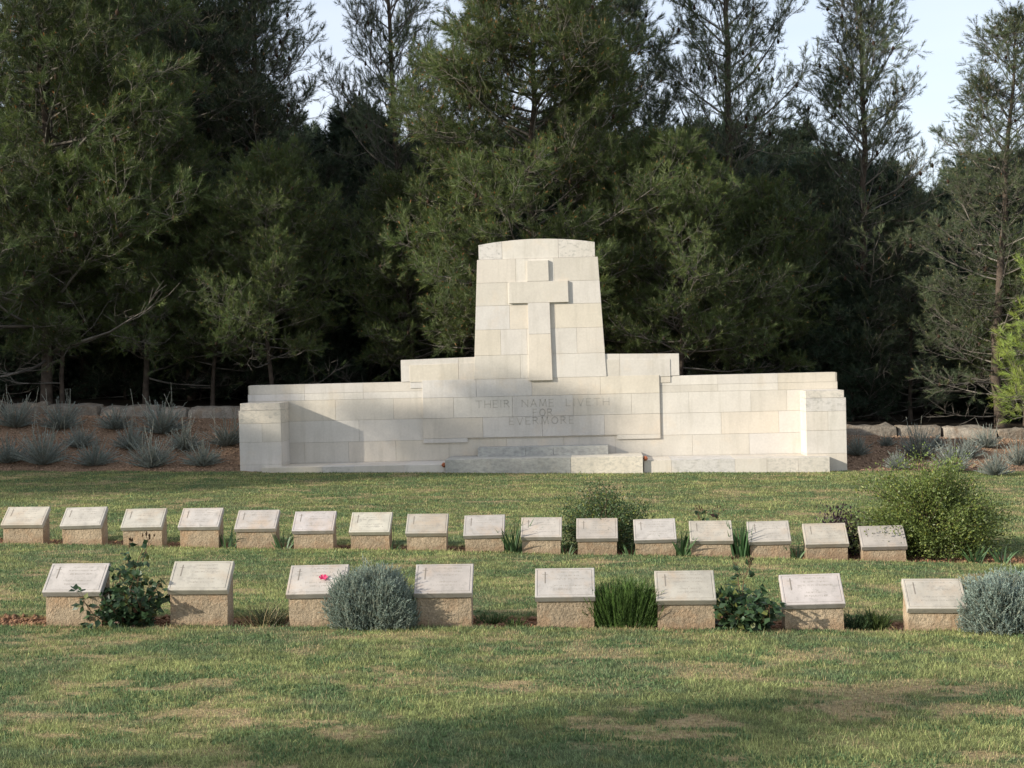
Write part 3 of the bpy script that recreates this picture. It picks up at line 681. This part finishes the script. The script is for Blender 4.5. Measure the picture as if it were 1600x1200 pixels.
    return [('trunk', trunk_me), ('branches', br), ('foliage', crown)]
def put_pine(meshes, x, y, rz, s, label, group=None, name='pine_tree', sz=None):
    r = empty(name, (x, y, float(gz(x, y)) - .03), label, 'pine tree', group, rz); r.scale = (s, s, sz or s)
    for nme, me in meshes: o = link(nme, me, r); 
    return r

GB = 'pines standing behind the memorial'
A = pine_mesh(21, 10.5, 3.6, z0=.13, nb=104, prof=.38, sec=17, tert=10, ragged=.35, npn=38, nl=.15, nw=.0085, brown=.12, upness=.40, dead=2)
B = pine_mesh(22, 11.5, 3.5, z0=.16, nb=128, prof=.34, sec=19, tert=10, ragged=.25, npn=38, nl=.15, nw=.0085, brown=.20, upness=.45, dead=5, cones=20)
Cs = pine_mesh(23, 11.5, 2.4, z0=.08, nb=92, prof=.42, sec=12, tert=7, ragged=.45, npn=36, nl=.12, nw=.008, brown=.04, upness=.85, cones=60, dead=6, col=(.085, .110, .055))
Ds = pine_mesh(24, 13.0, 2.5, z0=.08, nb=100, prof=.36, sec=12, tert=7, ragged=.45, npn=36, nl=.12, nw=.008, brown=.03, upness=.8, cones=60, dead=6, lean=(.4, 0), col=(.085, .110, .055))
E_ = pine_mesh(25, 7.6, 3.0, z0=.20, nb=84, prof=.40, sec=15, tert=9, ragged=.35, npn=38, nl=.15, nw=.0085, brown=.08, upness=.5, dead=2, cones=10)
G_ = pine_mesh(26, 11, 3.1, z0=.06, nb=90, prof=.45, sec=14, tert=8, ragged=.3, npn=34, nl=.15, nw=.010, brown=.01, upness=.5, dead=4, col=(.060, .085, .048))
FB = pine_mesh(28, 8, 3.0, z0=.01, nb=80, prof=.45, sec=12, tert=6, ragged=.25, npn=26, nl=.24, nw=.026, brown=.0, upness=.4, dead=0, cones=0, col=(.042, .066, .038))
SM = pine_mesh(27, 3.0, 1.1, z0=.08, nb=26, prof=.5, sec=7, tert=5, ragged=.2, npn=44, nl=.13, nw=.006, brown=.0, upness=.9, dead=0, cones=0, col=(.24, .31, .07))

def xat(u, Y): return float(at(u, 560, Y)[0])
put_pine(A, xat(70, 29.9), 29.9, .3, 1.05, 'tall bushy pine filling the upper left corner, its branches sweeping low')
put_pine(A, xat(225, 30.6), 30.6, 2.2, .60, 'shorter full pine with a sunlit pointed top in the left half', sz=.69)
put_pine(E_, xat(95, 29.9), 29.9, 5.2, .62, 'low spreading pine at the far left, under the tall corner pine')
put_pine(E_, xat(330, 31.0), 31.0, 3.7, .60, 'low spreading pine between the sunlit pointed pine and the memorial', sz=.56)
put_pine(E_, xat(425, 30.2), 30.2, 1.1, .64, 'low wide pine with sunlit tufts just left of the memorial', sz=.66)
put_pine(Cs, xat(418, 34.5), 34.5, 0, 1.02, 'dark slim pine with see-through top, left of the gap of sky')
put_pine(Ds, xat(630, 33.5), 33.5, 1.9, .74, 'thin open pine with dark cones just left of the big central pine', sz=1.0)
put_pine(B, xat(825, 30.4), 30.4, .5, .90, 'largest full green pine with orange flecks directly behind the cross')
put_pine(E_, xat(640, 31.5), 31.5, 4.6, .62, 'low shaded pine filling in at the lower left of the central pine')
put_pine(E_, xat(1060, 30.4), 30.4, 3.0, .72, 'mid-height pine right of the stone pylon, orange flecks in its crown')
put_pine(E_, xat(1190, 31.8), 31.8, .9, .62, 'low dark pine above the right wing of the memorial')
put_pine(Ds, xat(1150, 32.5), 32.5, 4.1, .86, 'tall open pine, first to the right of the memorial pylon', sz=.98)
put_pine(Cs, xat(1350, 33.0), 33.0, 2.6, .93, 'slender sparse pine reaching the top edge, second from the right', sz=.90)
put_pine(G_, xat(1275, 33.0), 33.0, 1.2, .50, 'shaded dark pine between the two tall open pines on the right')
put_pine(Ds, xat(1562, 30.2), 30.2, 5.0, .80, 'pine near the right edge with bare grey lower limbs', sz=.615)
put_pine(E_, xat(1600, 31.6), 31.6, 1.7, .50, 'bushy pine behind the one at the right edge')
put_pine(G_, xat(1420, 32.4), 32.4, 2.2, .45, 'low dark pine between the two rightmost tall pines', sz=.40)
put_pine(SM, xat(1640, 27.9), 27.9, 0, 1.0, 'small bright yellow-green pine cut by the right edge', sz=1.05)
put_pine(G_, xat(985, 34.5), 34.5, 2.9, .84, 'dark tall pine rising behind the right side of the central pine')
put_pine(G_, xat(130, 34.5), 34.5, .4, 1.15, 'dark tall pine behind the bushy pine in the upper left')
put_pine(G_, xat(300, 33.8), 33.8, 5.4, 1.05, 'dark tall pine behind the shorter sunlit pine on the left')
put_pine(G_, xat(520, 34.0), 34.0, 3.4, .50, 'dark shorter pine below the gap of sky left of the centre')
# farther rows
rsf = random.Random(5)
for row_y_, step, hh in ((33.2, 1.9, 3.3), (36.5, 2.7, 6.2), (40, 2.8, 6.6), (44.5, 3.0, 7.1), (50, 3.2, 7.8), (57, 3.6, 8.6), (66, 4.0, 9.6)):
    xl, xr = -.50 * row_y_ - 2, .36 * row_y_ + 3; x = xl
    while x < xr:
        s = hh / 8 * rsf.uniform(.82, 1.12); tall = x < -.235 * row_y_ and hh > 4
        if x > .13 * row_y_: s *= .88
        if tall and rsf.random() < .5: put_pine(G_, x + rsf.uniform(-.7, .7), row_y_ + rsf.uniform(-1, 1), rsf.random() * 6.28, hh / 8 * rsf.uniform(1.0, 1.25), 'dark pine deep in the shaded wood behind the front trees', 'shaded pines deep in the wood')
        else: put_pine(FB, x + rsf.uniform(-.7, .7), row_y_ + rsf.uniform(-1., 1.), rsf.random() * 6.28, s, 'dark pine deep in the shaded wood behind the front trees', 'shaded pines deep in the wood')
        x += step * rsf.uniform(.85, 1.15)
# trees to the left of the lawn and behind the photographer: they throw the long shadows in the photo
for (x, y, h, msh) in ((-28, 12.0, 11.9, Cs), (-28.4, 13.3, 10.9, Ds), (-28.6, 14.8, 10.5, G_), (-29, 17.0, 10.0, G_), (-27, 20.0, 10.0, A), (-27.5, 23, 9.6, G_), (-27, 27, 8.5, A),
                       (-28, -7.6, 11.6, Ds), (-27, -9.9, 12.6, Cs), (-29, -12.5, 13.5, G_), (-26, -15.5, 13, Ds), (-24, -5.6, 9.4, Cs)):
    hh = {id(A): 10.5, id(G_): 11, id(Ds): 13, id(Cs): 11.5, id(E_): 7.6}[id(msh)]
    put_pine(msh, x, y, (x * 7 + y * 3) % 6.28, h / hh, 'pine at the left edge of the cemetery, outside the picture', 'pines left of the lawn outside the picture')

# ---- shrubs
def dome_shoots(n, rx, ry, h, rs, lean=.6, shell=.35):
    """shoots filling a dome; returns P, D"""
    d = norm(rs.normal(size=(n, 3))); d[:, 2] = np.abs(d[:, 2]) ; r = (shell + (1 - shell) * rs.rand(n, 1) ** .5)
    ds_ = np.sign(d) * np.abs(d) ** .72; P = ds_ * r * np.array([rx, ry, h]) * .9; D = norm(d * np.array([lean, lean, .3]) + np.array([0, 0, 1.0]) + rs.normal(0, .25, (n, 3)))
    return P, D
def shrub_root(name, x, y, label, cat, group=None, rz=0): return empty(name, (x, y, float(gz(x, y)) - .01), label, cat, group, rz)
def grey_ball(seed, rx, ry, h, n, col=(.24, .29, .23)):
    rs = np.random.RandomState(seed); P, D = dome_shoots(n, rx, ry, h * .82, rs, .75, .25)
    lump = 1 + .18 * (fbm(P[:, 0] * 7 + 9, P[:, 2] * 7 + P[:, 1] * 5, 3)[:, None] - .5) * 2; P = P * lump
    D = norm(D + rs.normal(0, .3, (n, 3))); Ln = .035 + .035 * rs.rand(n) + (.04 * (rs.rand(n) < .08)); P[:, 2] = np.maximum(P[:, 2], .01)
    c = np.array(col) * (.7 + .6 * rs.rand(n, 1))
    nd = needles(P, D, Ln, 15, .016, .005, .95, c, rs, start=0, colvar=.7)
    seg = np.concatenate([P - D * .05, P + D * Ln[:, None], np.full((n, 1), .0022), np.full((n, 1), .0014)], 1); tv, tf = tubes(seg, 3)
    return mesh_np('foliage', *nd[:2], M_LEAF, nd[2]), mesh_np('stems', tv, tf, M_TWIG, np.repeat(np.array([.24, .26, .2]) * (.7 + .5 * rs.rand(n, 1)), 6, 0)), 
GF = None
def put_meshes(root, pairs):
    for nme, me in pairs: link(nme, me, root)
x0 = at(585, 978, 11.05)[0]
me = grey_ball(31, .37, .27, .64, 6500, (.25, .315, .265))
put_meshes(shrub_root('lavender_bush', x0, 10.98, 'large round grey-green bush overlapping the marker with the pink flower', 'bush'), [('foliage', me[0]), ('stems', me[1])])
me = grey_ball(32, .42, .30, .60, 6500, (.31, .395, .345))
put_meshes(shrub_root('lavender_bush', at(1572, 990, 11.05)[0], 10.98, 'pale silvery grey bush cut by the right edge', 'bush'), [('foliage', me[0]), ('stems', me[1])])

# spiky lavender on the banks
def lav(seed, rx, h, tall):
    rs = np.random.RandomState(seed); n = 175; d = norm(rs.normal(size=(n, 3))); d[:, 2] = np.abs(d[:, 2]) * 1.1 + .25; D = norm(d); P = D * np.array([rx, rx, h]) * .12 * rs.rand(n, 1)
    Ln = (rx + (h - rx) * D[:, 2] ** 2) * (.45 + .6 * rs.rand(n)) * .95; c = np.array([.27, .315, .285]) * (.55 + .8 * rs.rand(n, 1))
    a = needles(P, D, Ln, 46, .034, .0065, .5, c, rs, start=.12)
    m_ = tall; Pt = rs.normal(0, rx * .25, (m_, 3)); Pt[:, 2] = h * .2; Dt = norm(np.array([0, 0, 1.]) + rs.normal(0, .25, (m_, 3)) * np.array([1, 1, 0])); Lt = h * (.75 + .45 * rs.rand(m_)); ct_ = np.array([.38, .41, .35]) * (.8 + .4 * rs.rand(m_, 1))
    b2 = needles(Pt, Dt, Lt, 40, .026, .008, .3, ct_, rs, start=.1)
    V, F, Cc = cat_([a, b2]); seg = np.concatenate([np.concatenate([P * .2, P + D * Ln[:, None], np.full((n, 1), .0035), np.full((n, 1), .0018)], 1), np.concatenate([Pt, Pt + Dt * Lt[:, None], np.full((m_, 1), .0035), np.full((m_, 1), .003)], 1)])
    tv, tf = tubes(seg, 3); return [('foliage', mesh_np('foliage', V, F, M_LEAF, Cc)), ('stems', mesh_np('stems', tv, tf, M_TWIG, np.repeat(np.array([.27, .26, .21]) * (.7 + .5 * rs.rand(len(seg), 1)), 6, 0)))]
LV = [lav(41, .34, .50, 7), lav(42, .38, .55, 9), lav(43, .34, .46, 4), lav(46, .36, .42, 12)]
LVR = [lav(44, .34, .44, 2), lav(45, .38, .46, 3)]
def bankpt(u, v):
    """where the ray through a photo pixel meets the bank"""
    r = ray(u, v)
    for k in range(800):
        Y_ = 24 + k * .0075; p = np.array([0, 0, CAM_H]) + r * (Y_ / r[1])
        if p[2] <= float(gz0(p[0], p[1])): return p
    return p
lavs = [(25, 668, 1, 1), (95, 671, 1.05, 0), (180, 671, .9, 2), (253, 679, 1.15, 1), (355, 697, .95, 0), (12, 724, 1.0, 2), (68, 726, 1.15, 1), (125, 700, .8, 0), (148, 727, 1.0, 2), (205, 703, .9, 0), (237, 730, 1.05, 1), (290, 704, .9, 0), (317, 728, .95, 2)]
where = ['upper row, far left, tall stems crossing the wall', 'upper row, second from the left edge', 'upper row, third from the left edge', 'upper row, tallest fan of stems', 'against the left end pillar',
         'in the lower row cut by the left edge', 'lower row, second from the left edge', 'small, behind the third lower plant', 'third in the lower row from the left edge', 'between the upper and lower rows near the middle', 'fourth in the lower row, with long thin stems', 'between the rows, behind the rightmost lower plant', 'rightmost in the lower row before the memorial']
for (u, v, s, k), wl in zip(lavs, where):
    p = bankpt(u, v); r = shrub_root('lavender_plant', p[0], p[1], 'grey lavender on the left bank, ' + wl, 'lavender', 'lavender plants on the left bank', (u * .7) % 6.28); r.scale = (s * 1.5, s * 1.4, s * 1.12); put_meshes(r, LV[k])
lavr = [(1340, 712, .75, 0, 'in shade against the right end pillar'), (1385, 697, .45, 1, 'small, shaded, below the boulder wall'), (1437, 715, 1.05, 1, 'large and silvery, left of the bank middle'), (1403, 733, .65, 0, 'sunlit, low at the big green bush'),
        (1490, 738, 1.0, 1, 'half hidden by the top of the big green bush'), (1512, 716, .8, 0, 'sunlit, behind the big green bush'), (1542, 700, .75, 1, 'highest on the slope, touching the boulder wall'), (1556, 743, .8, 0, 'lowest one, rounded, near the lawn edge'), (1592, 727, .85, 1, 'cut by the right edge'), (1463, 699, .5, 0, 'small, tucked behind the largest silvery one')]
for (u, v, s, k, wl) in lavr:
    p = bankpt(u, v); r = shrub_root('lavender_plant', p[0], p[1], 'silvery lavender, right bank, ' + wl, 'lavender', 'lavender plants on the right bank', (u * .7) % 6.28); r.scale = (s * 1.3, s * 1.2, s * 1.3); put_meshes(r, LVR[k])

# rose bushes
def rose(seed, rx, h, nst, leafn, stalks):
    rs = np.random.RandomState(seed); segs = []; LP = []; LD = []; buds = []
    for k in range(nst + stalks):
        tall = k >= nst; p = np.array([rs.normal(0, .04), rs.normal(0, .03), 0]); d = norm(np.array([rs.normal(0, .12 if tall else .75), rs.normal(0, .1 if tall else .5), 1.]) + 0)
        Lk = h * (1.0 + .1 * rs.rand()) if tall else h * (.35 + .45 * rs.rand()); ns = 6
        for i in range(ns):
            q = p + d * Lk / ns; segs.append([*p, *q, .006 - .0006 * i, .0054 - .0006 * i])
            if i > 0:
                for m_ in range(leafn if not tall or i < 4 else 2):
                    dd = norm(rs.normal(size=3) + np.array([0, 0, .25])); stem = rs.uniform(.02, .10); b_ = p + (q - p) * rs.rand() + dd * stem; segs.append([*(p + (q - p) * .5), *b_, .0016, .001])
                    for w_ in range(3): LP.append(b_); LD.append(norm(dd + rs.normal(0, .8, 3)))
            p = q; d = norm(d + rs.normal(0, .13, 3) + np.array([0, 0, .03]))
        if tall:
            for m_ in range(4): e = p + norm(rs.normal(0, .5, 3) + np.array([0, 0, 1])) * .06; segs.append([*p, *e, .002, .0015]); buds.append(e)
    LP = np.array(LP); LD = np.array(LD); LP[:, 0] = np.clip(LP[:, 0], -rx * 1.15, rx * 1.15); LP[:, 2] = np.maximum(LP[:, 2], .015)
    n = len(LP); c = np.array([.040, .075, .032]) * (.6 + 1.0 * rs.rand(n, 1)); new = rs.rand(n, 1) < .07; c = np.where(new, np.array([.15, .17, .05]), c); c = np.where(rs.rand(n, 1) < .02, np.array([.13, .06, .04]), c)
    v = leaves(LP, LD, norm(rs.normal(0, .6, (n, 3)) + np.array([0, -.5, 1.])), .045 + .03 * rs.rand(n), .036 + .02 * rs.rand(n), c)
    tv, tf = tubes(segs, 4); out = [('leaves', mesh_np('leaves', v[0], v[1], M_LEAF, v[2])), ('stems', mesh_np('stems', tv, tf, M_TWIG, np.tile(np.array([.14, .09, .05]), (len(tv), 1))))]
    bd = np.array(buds); nb_ = needles(bd, np.tile([0, 0, 1.], (len(bd), 1)), np.full(len(bd), .015), 10, .022, .012, .5, np.tile([.12, .075, .045], (len(bd), 1)), rs); out.append(('buds', mesh_np('buds', nb_[0], nb_[1], M_LEAF, nb_[2])))
    return out
put_meshes(shrub_root('rose_bush', at(203, 974, 11.0)[0], 10.98, 'dark green rose bush with tall budding stem, between the two leftmost front markers', 'rose bush'), rose(51, .31, .62, 22, 4, 3))
put_meshes(shrub_root('rose_bush', at(1166, 984, 11.0)[0], 10.98, 'dark green leafy rose bush left of the marker with the crumbling pedestal', 'rose bush'), rose(52, .33, .50, 24, 5, 2))
put_meshes(shrub_root('rose_bush', at(1108, 858, 15.3)[0], 15.35, 'thin rose sprig rising behind the slab left of the broad iris clump', 'rose bush'), rose(53, .2, .44, 5, 2, 3))

# blade clumps: irises, thrift
def blade_clump(seed, n, r, h, w_, spread, col, dry=0.0, curve=.4):
    rs = np.random.RandomState(seed); V = []; F = []; C_ = []; S = 5
    for k in range(n):
        a = rs.rand() * 6.283; rr = r * math.sqrt(rs.rand()); p = np.array([rr * math.cos(a), rr * math.sin(a) * .7, 0]); o = a + rs.normal(0, .6)
        d = norm(np.array([math.cos(o) * spread * rs.rand() * (rr / r + .4), math.sin(o) * spread * rs.rand() * (rr / r + .4), 1.])); L_ = h * (.6 + .45 * rs.rand()); s = np.array([-math.sin(o + 1.2), math.cos(o + 1.2), 0])
        hz = np.array([math.cos(o), math.sin(o), 0]); cu = curve * rs.rand(); c = np.array(col) * (.6 + .8 * rs.rand())
        if rs.rand() < dry: c = np.array([.36, .27, .13])
        b0 = len(V)
        for i in range(S):
            t_ = i / (S - 1); wd = w_ * (1 - t_ ** 2.2) * .5 + .0004; q = p + d * L_ * t_ + hz * cu * L_ * t_ * t_ * .5 - np.array([0, 0, cu * L_ * t_ ** 3 * .25]); V += [q - s * wd, q + s * wd]; C_ += [c, c * (1 + .2 * t_)]
        for i in range(S - 1): F.append([b0 + 2 * i, b0 + 2 * i + 1, b0 + 2 * i + 3, b0 + 2 * i + 2])
    return mesh_np('blades', np.array(V), np.array(F), M_LEAF, np.array(C_))
IR = [blade_clump(61, 16, .07, .22, .022, .9, (.07, .13, .05)), blade_clump(62, 34, .09, .34, .018, .5, (.055, .11, .04)), blade_clump(63, 40, .09, .33, .02, .25, (.045, .10, .035), 0, .15)]
irs = [(357, 852, 0, 1.0, 'small light iris clump right of the fourth rear marker'), (444, 855, 0, .9, 'small dark iris clump right of the brownish fifth rear marker'), (802, 862, 1, 1.0, 'tall arching iris clump between the ninth and tenth rear markers'),
       (986, 866, 0, .65, 'tiny pale iris shoots at the foot of the feathery shrub'), (1066, 867, 0, 1.15, 'upright dark iris fan right of the twelfth rear marker'), (1158, 864, 2, 1.0, 'broad upright iris clump between the thirteenth and fourteenth rear markers'),
       (205, 848, 0, .5, 'tiny green shoots in the soil near the second rear marker'), (612, 862, 0, .6, 'low iris leaves right of the seventh rear marker'), (885, 866, 0, .6, 'few iris leaves right of the tenth rear marker'), (1243, 866, 0, .7, 'few short iris leaves between the fourteenth and fifteenth rear markers'), (1522, 866, 0, .8, 'low iris leaves at the right foot of the large green bush'), (1565, 862, 0, .75, 'small iris tuft in the red soil far right')]
for (u, v, k, s, lb) in irs:
    X_ = at(u, v, float(row_y(gplane(u, v)[0])) + .12)[0]; y = float(row_y(X_)) + .14; r = shrub_root('iris_plant', X_, y - .06, lb, 'iris', rz=(u * .37) % 6.28); s *= 1.3; r.scale = (s, s, s); link('leaves', IR[k], r)
# bright spiky green clump: many leafy stems
rs = np.random.RandomState(71); n = 760; P = np.stack([rs.uniform(-.30, .29, n), rs.uniform(-.14, .16, n), 0 * rs.rand(n) + .02], -1); D = norm(np.array([0, 0, 1.]) + np.stack([P[:, 0] * 1.7, P[:, 1] * 1.7, 0 * P[:, 0]], -1) + np.clip(rs.normal(0, .11, (n, 3)), -.2, .2))
Ln = .27 + .12 * rs.rand(n) - 1.5 * P[:, 0] ** 2 ; Pc = P * np.array([.72, .75, 1]); c = np.array([.085, .145, .035]) * (.5 + 1.0 * rs.rand(n, 1)); nd = needles(Pc, D, Ln, 34, .034, .005, .55, c, rs, start=.05)
seg = np.concatenate([Pc, Pc + D * Ln[:, None], np.full((n, 1), .0022), np.full((n, 1), .0012)], 1); tv, tf = tubes(seg, 3)
put_meshes(shrub_root('green_clump', at(976, 984, 11.0)[0], 11.06, 'bright green spiky clump filling the gap between the fifth and sixth front markers', 'plant'), [('leaves', mesh_np('leaves', nd[0], nd[1], M_LEAF, nd[2])), ('stems', mesh_np('stems', tv, tf, M_TWIG, np.repeat(np.array([[.07, .12, .03]]), len(tv), 0)))])
# smaller plants of the front row
def small_spiky(u, v, y, n, rx, h, col, label, seed, dry=0.):
    rs = np.random.RandomState(seed); P, D = dome_shoots(n, rx, rx * .8, h * .5, rs, .8, .0); Ln = h * (.25 + .3 * rs.rand(n)); c = np.array(col) * (.6 + .8 * rs.rand(n, 1)); nd = needles(P, D, Ln, 22, .022, .004, .5, c, rs, start=0)
    seg = np.concatenate([P * .15, P + D * Ln[:, None], np.full((n, 1), .0018), np.full((n, 1), .001)], 1); tv, tf = tubes(seg, 3)
    put_meshes(shrub_root('small_plant', at(u, v, y)[0], y, label, 'plant'), [('leaves', mesh_np('leaves', nd[0], nd[1], M_LEAF, nd[2])), ('stems', mesh_np('stems', tv, tf, M_TWIG, np.repeat(np.array(col)[None] * .8, len(tv), 0)))])
small_spiky(1338, 982, 11.08, 150, .09, .20, (.06, .10, .045), 'small dark green tuft right beside the crumbling pedestal', 81)
small_spiky(1368, 982, 11.10, 170, .10, .22, (.09, .13, .04), 'small yellowish green tuft left of the rightmost front marker', 82)
small_spiky(425, 978, 11.12, 110, .12, .20, (.10, .12, .06), 'greenish weeds beside the dry grass tuft in the front row', 87)
small_spiky(768, 980, 11.3, 90, .15, .10, (.09, .14, .05), 'low green weeds between the fourth and fifth front markers', 88)
small_spiky(805, 982, 11.08, 40, .08, .11, (.08, .13, .04), 'tiny green seedling in the soil left of the fifth front marker', 83)
r = shrub_root('dry_grass', at(402, 978, 11.0)[0], 11.08, 'loose tuft of dry brown grass between the second and third front markers', 'grass tuft'); link('blades', blade_clump(84, 90, .16, .26, .003, .9, (.17, .14, .07), .5, .9), r)
r = shrub_root('sedum_sprig', at(1402, 984, 11.0)[0], 11.02, 'small brownish purple sprig against the rightmost front pedestal', 'plant'); link('leaves', blade_clump(85, 14, .05, .09, .015, 1.0, (.16, .10, .09), .2), r)
r = shrub_root('grass_tuft', at(35, 976, 11.0)[0], 11.10, 'low weeds in the dark soil at the far left of the front row', 'plant'); link('blades', blade_clump(86, 22, .12, .06, .006, 1.0, (.08, .12, .04), .4), r)

# leafy shrubs
def leafy(seed, rx, ry, h, nl_, ls, col, twigs, shell=.3, lob=.25, hole=.0):
    rs = np.random.RandomState(seed); segs = []; Ps = []; Ds = []
    for k in range(twigs):
        d = norm(rs.normal(size=3) * np.array([1, 1, .8])); d[2] = abs(d[2]) + .08; e = d * np.array([rx, ry, h]) * rs.uniform(.55, 1.0); e = e * (1 + lob * (float(fbm(e[0] * 2.2 + seed, e[2] * 2.2 + e[1], 2)) - .5) * 2)
        b_ = np.array([rs.normal(0, .06), rs.normal(0, .05), 0]); mid = (b_ + e) / 2 + np.array([0, 0, .12 * h * rs.rand()]) - np.array([e[0], e[1], 0]) * .18
        segs += [[*b_, *mid, .006, .004], [*mid, *e, .004, .0015]]
        m_ = int(nl_ / twigs); t_ = rs.rand(m_, 1) ** .6; q = mid + (e - mid) * t_ + rs.normal(0, ls * 2.0, (m_, 3)); Ps.append(q); Ds.append(norm(norm(e - mid) + rs.normal(0, .7, (m_, 3)) + np.array([0, 0, .3])))
    P = np.concatenate(Ps); D = np.concatenate(Ds); P[:, 2] = np.maximum(P[:, 2], .02); n = len(P); cl = fbm(P[:, 0] * 4, P[:, 2] * 4, 3)[:, None]; c = np.array(col) * (.55 + .5 * cl + .5 * rs.rand(n, 1)) ; y_ = rs.rand(n, 1) < .12; c = np.where(y_ & (col[1] > .08), np.array([.22, .24, .05]), c)
    v = leaves(P, D, norm(rs.normal(size=(n, 3)) + np.array([0, -.3, .6])), ls * (.7 + .6 * rs.rand(n)), ls * (.42 + .25 * rs.rand(n)), c); tv, tf = tubes(segs, 4)
    return [('leaves', mesh_np('leaves', v[0], v[1], M_LEAF, v[2])), ('stems', mesh_np('stems', tv, tf, M_TWIG, np.tile(np.array([.12, .09, .06]), (len(tv), 1))))]
put_meshes(shrub_root('green_bush', at(1452, 866, 15.3)[0], 15.35, 'large rounded green bush at the right end of the rear row', 'bush'), leafy(97, .88, .6, .95, 42000, .029, (.125, .165, .045), 300, lob=.35))
put_meshes(shrub_root('feathery_shrub', at(945, 860, 15.9)[0], 15.75, 'feathery dark green shrub rising behind the eleventh rear marker', 'bush'), leafy(92, .58, .34, .72, 11000, .026, (.065, .105, .04), 120, lob=.3))
put_meshes(shrub_root('purple_sedum', at(1312, 846, 15.4)[0], 15.42, 'dark purple leafy plant behind the fifteenth rear marker', 'plant'), leafy(93, .19, .14, .44, 1900, .04, (.042, .024, .030), 26, lob=.1))
r = shrub_root('bare_twig', at(610, 842, 15.7)[0], 15.75, 'thin bare branching twig rising behind the seventh rear marker', 'plant')
rs = np.random.RandomState(95); seg = []; 
for k in range(7): b_ = np.array([rs.normal(0, .02), 0, 0]); e = np.array([rs.normal(0, .07), rs.normal(0, .04), .44 + .08 * rs.rand()]); mmd = (b_ + e) / 2 + rs.normal(0, .015, 3); seg += [[*b_, *mmd, .003, .002], [*mmd, *e, .002, .001]]
tv, tf = tubes(seg, 4); link('stems', mesh_np('stems', tv, tf, M_TWIG, np.tile(np.array([.13, .09, .06]), (len(tv), 1))), r)

# ---- flower on the third front slab
p = FLOWER[0]; fl_ = empty('paper_flower', tuple(p), 'pink flower lying on the slab beside the large grey bush', 'flower'); fl_.rotation_euler = (FLOWER[1], 0, .0)
mb = MB()
for k in range(6):
    a = k * 1.047; V = [(0, 0, .004)] + [(math.cos(a + o) * r_, math.sin(a + o) * r_ * .8, z_) for o, r_, z_ in ((-.55, .02, .012), (-.35, .032, .02), (0, .036, .016), (.35, .032, .02), (.55, .02, .012))]
    mb.add((V, [[0, i, i + 1] for i in range(1, 5)]), (.62, .035, .14))
mb.build('petals', M_LEAF, fl_)
mb = MB(); mb.add(([(.02, -.006, .003), (.065, -.012, .003), (.068, .0, .006), (.02, .008, .004)], [[0, 1, 2, 3]]), (.7, .68, .62)); mb.build('paper_tag', M_LEAF, fl_)
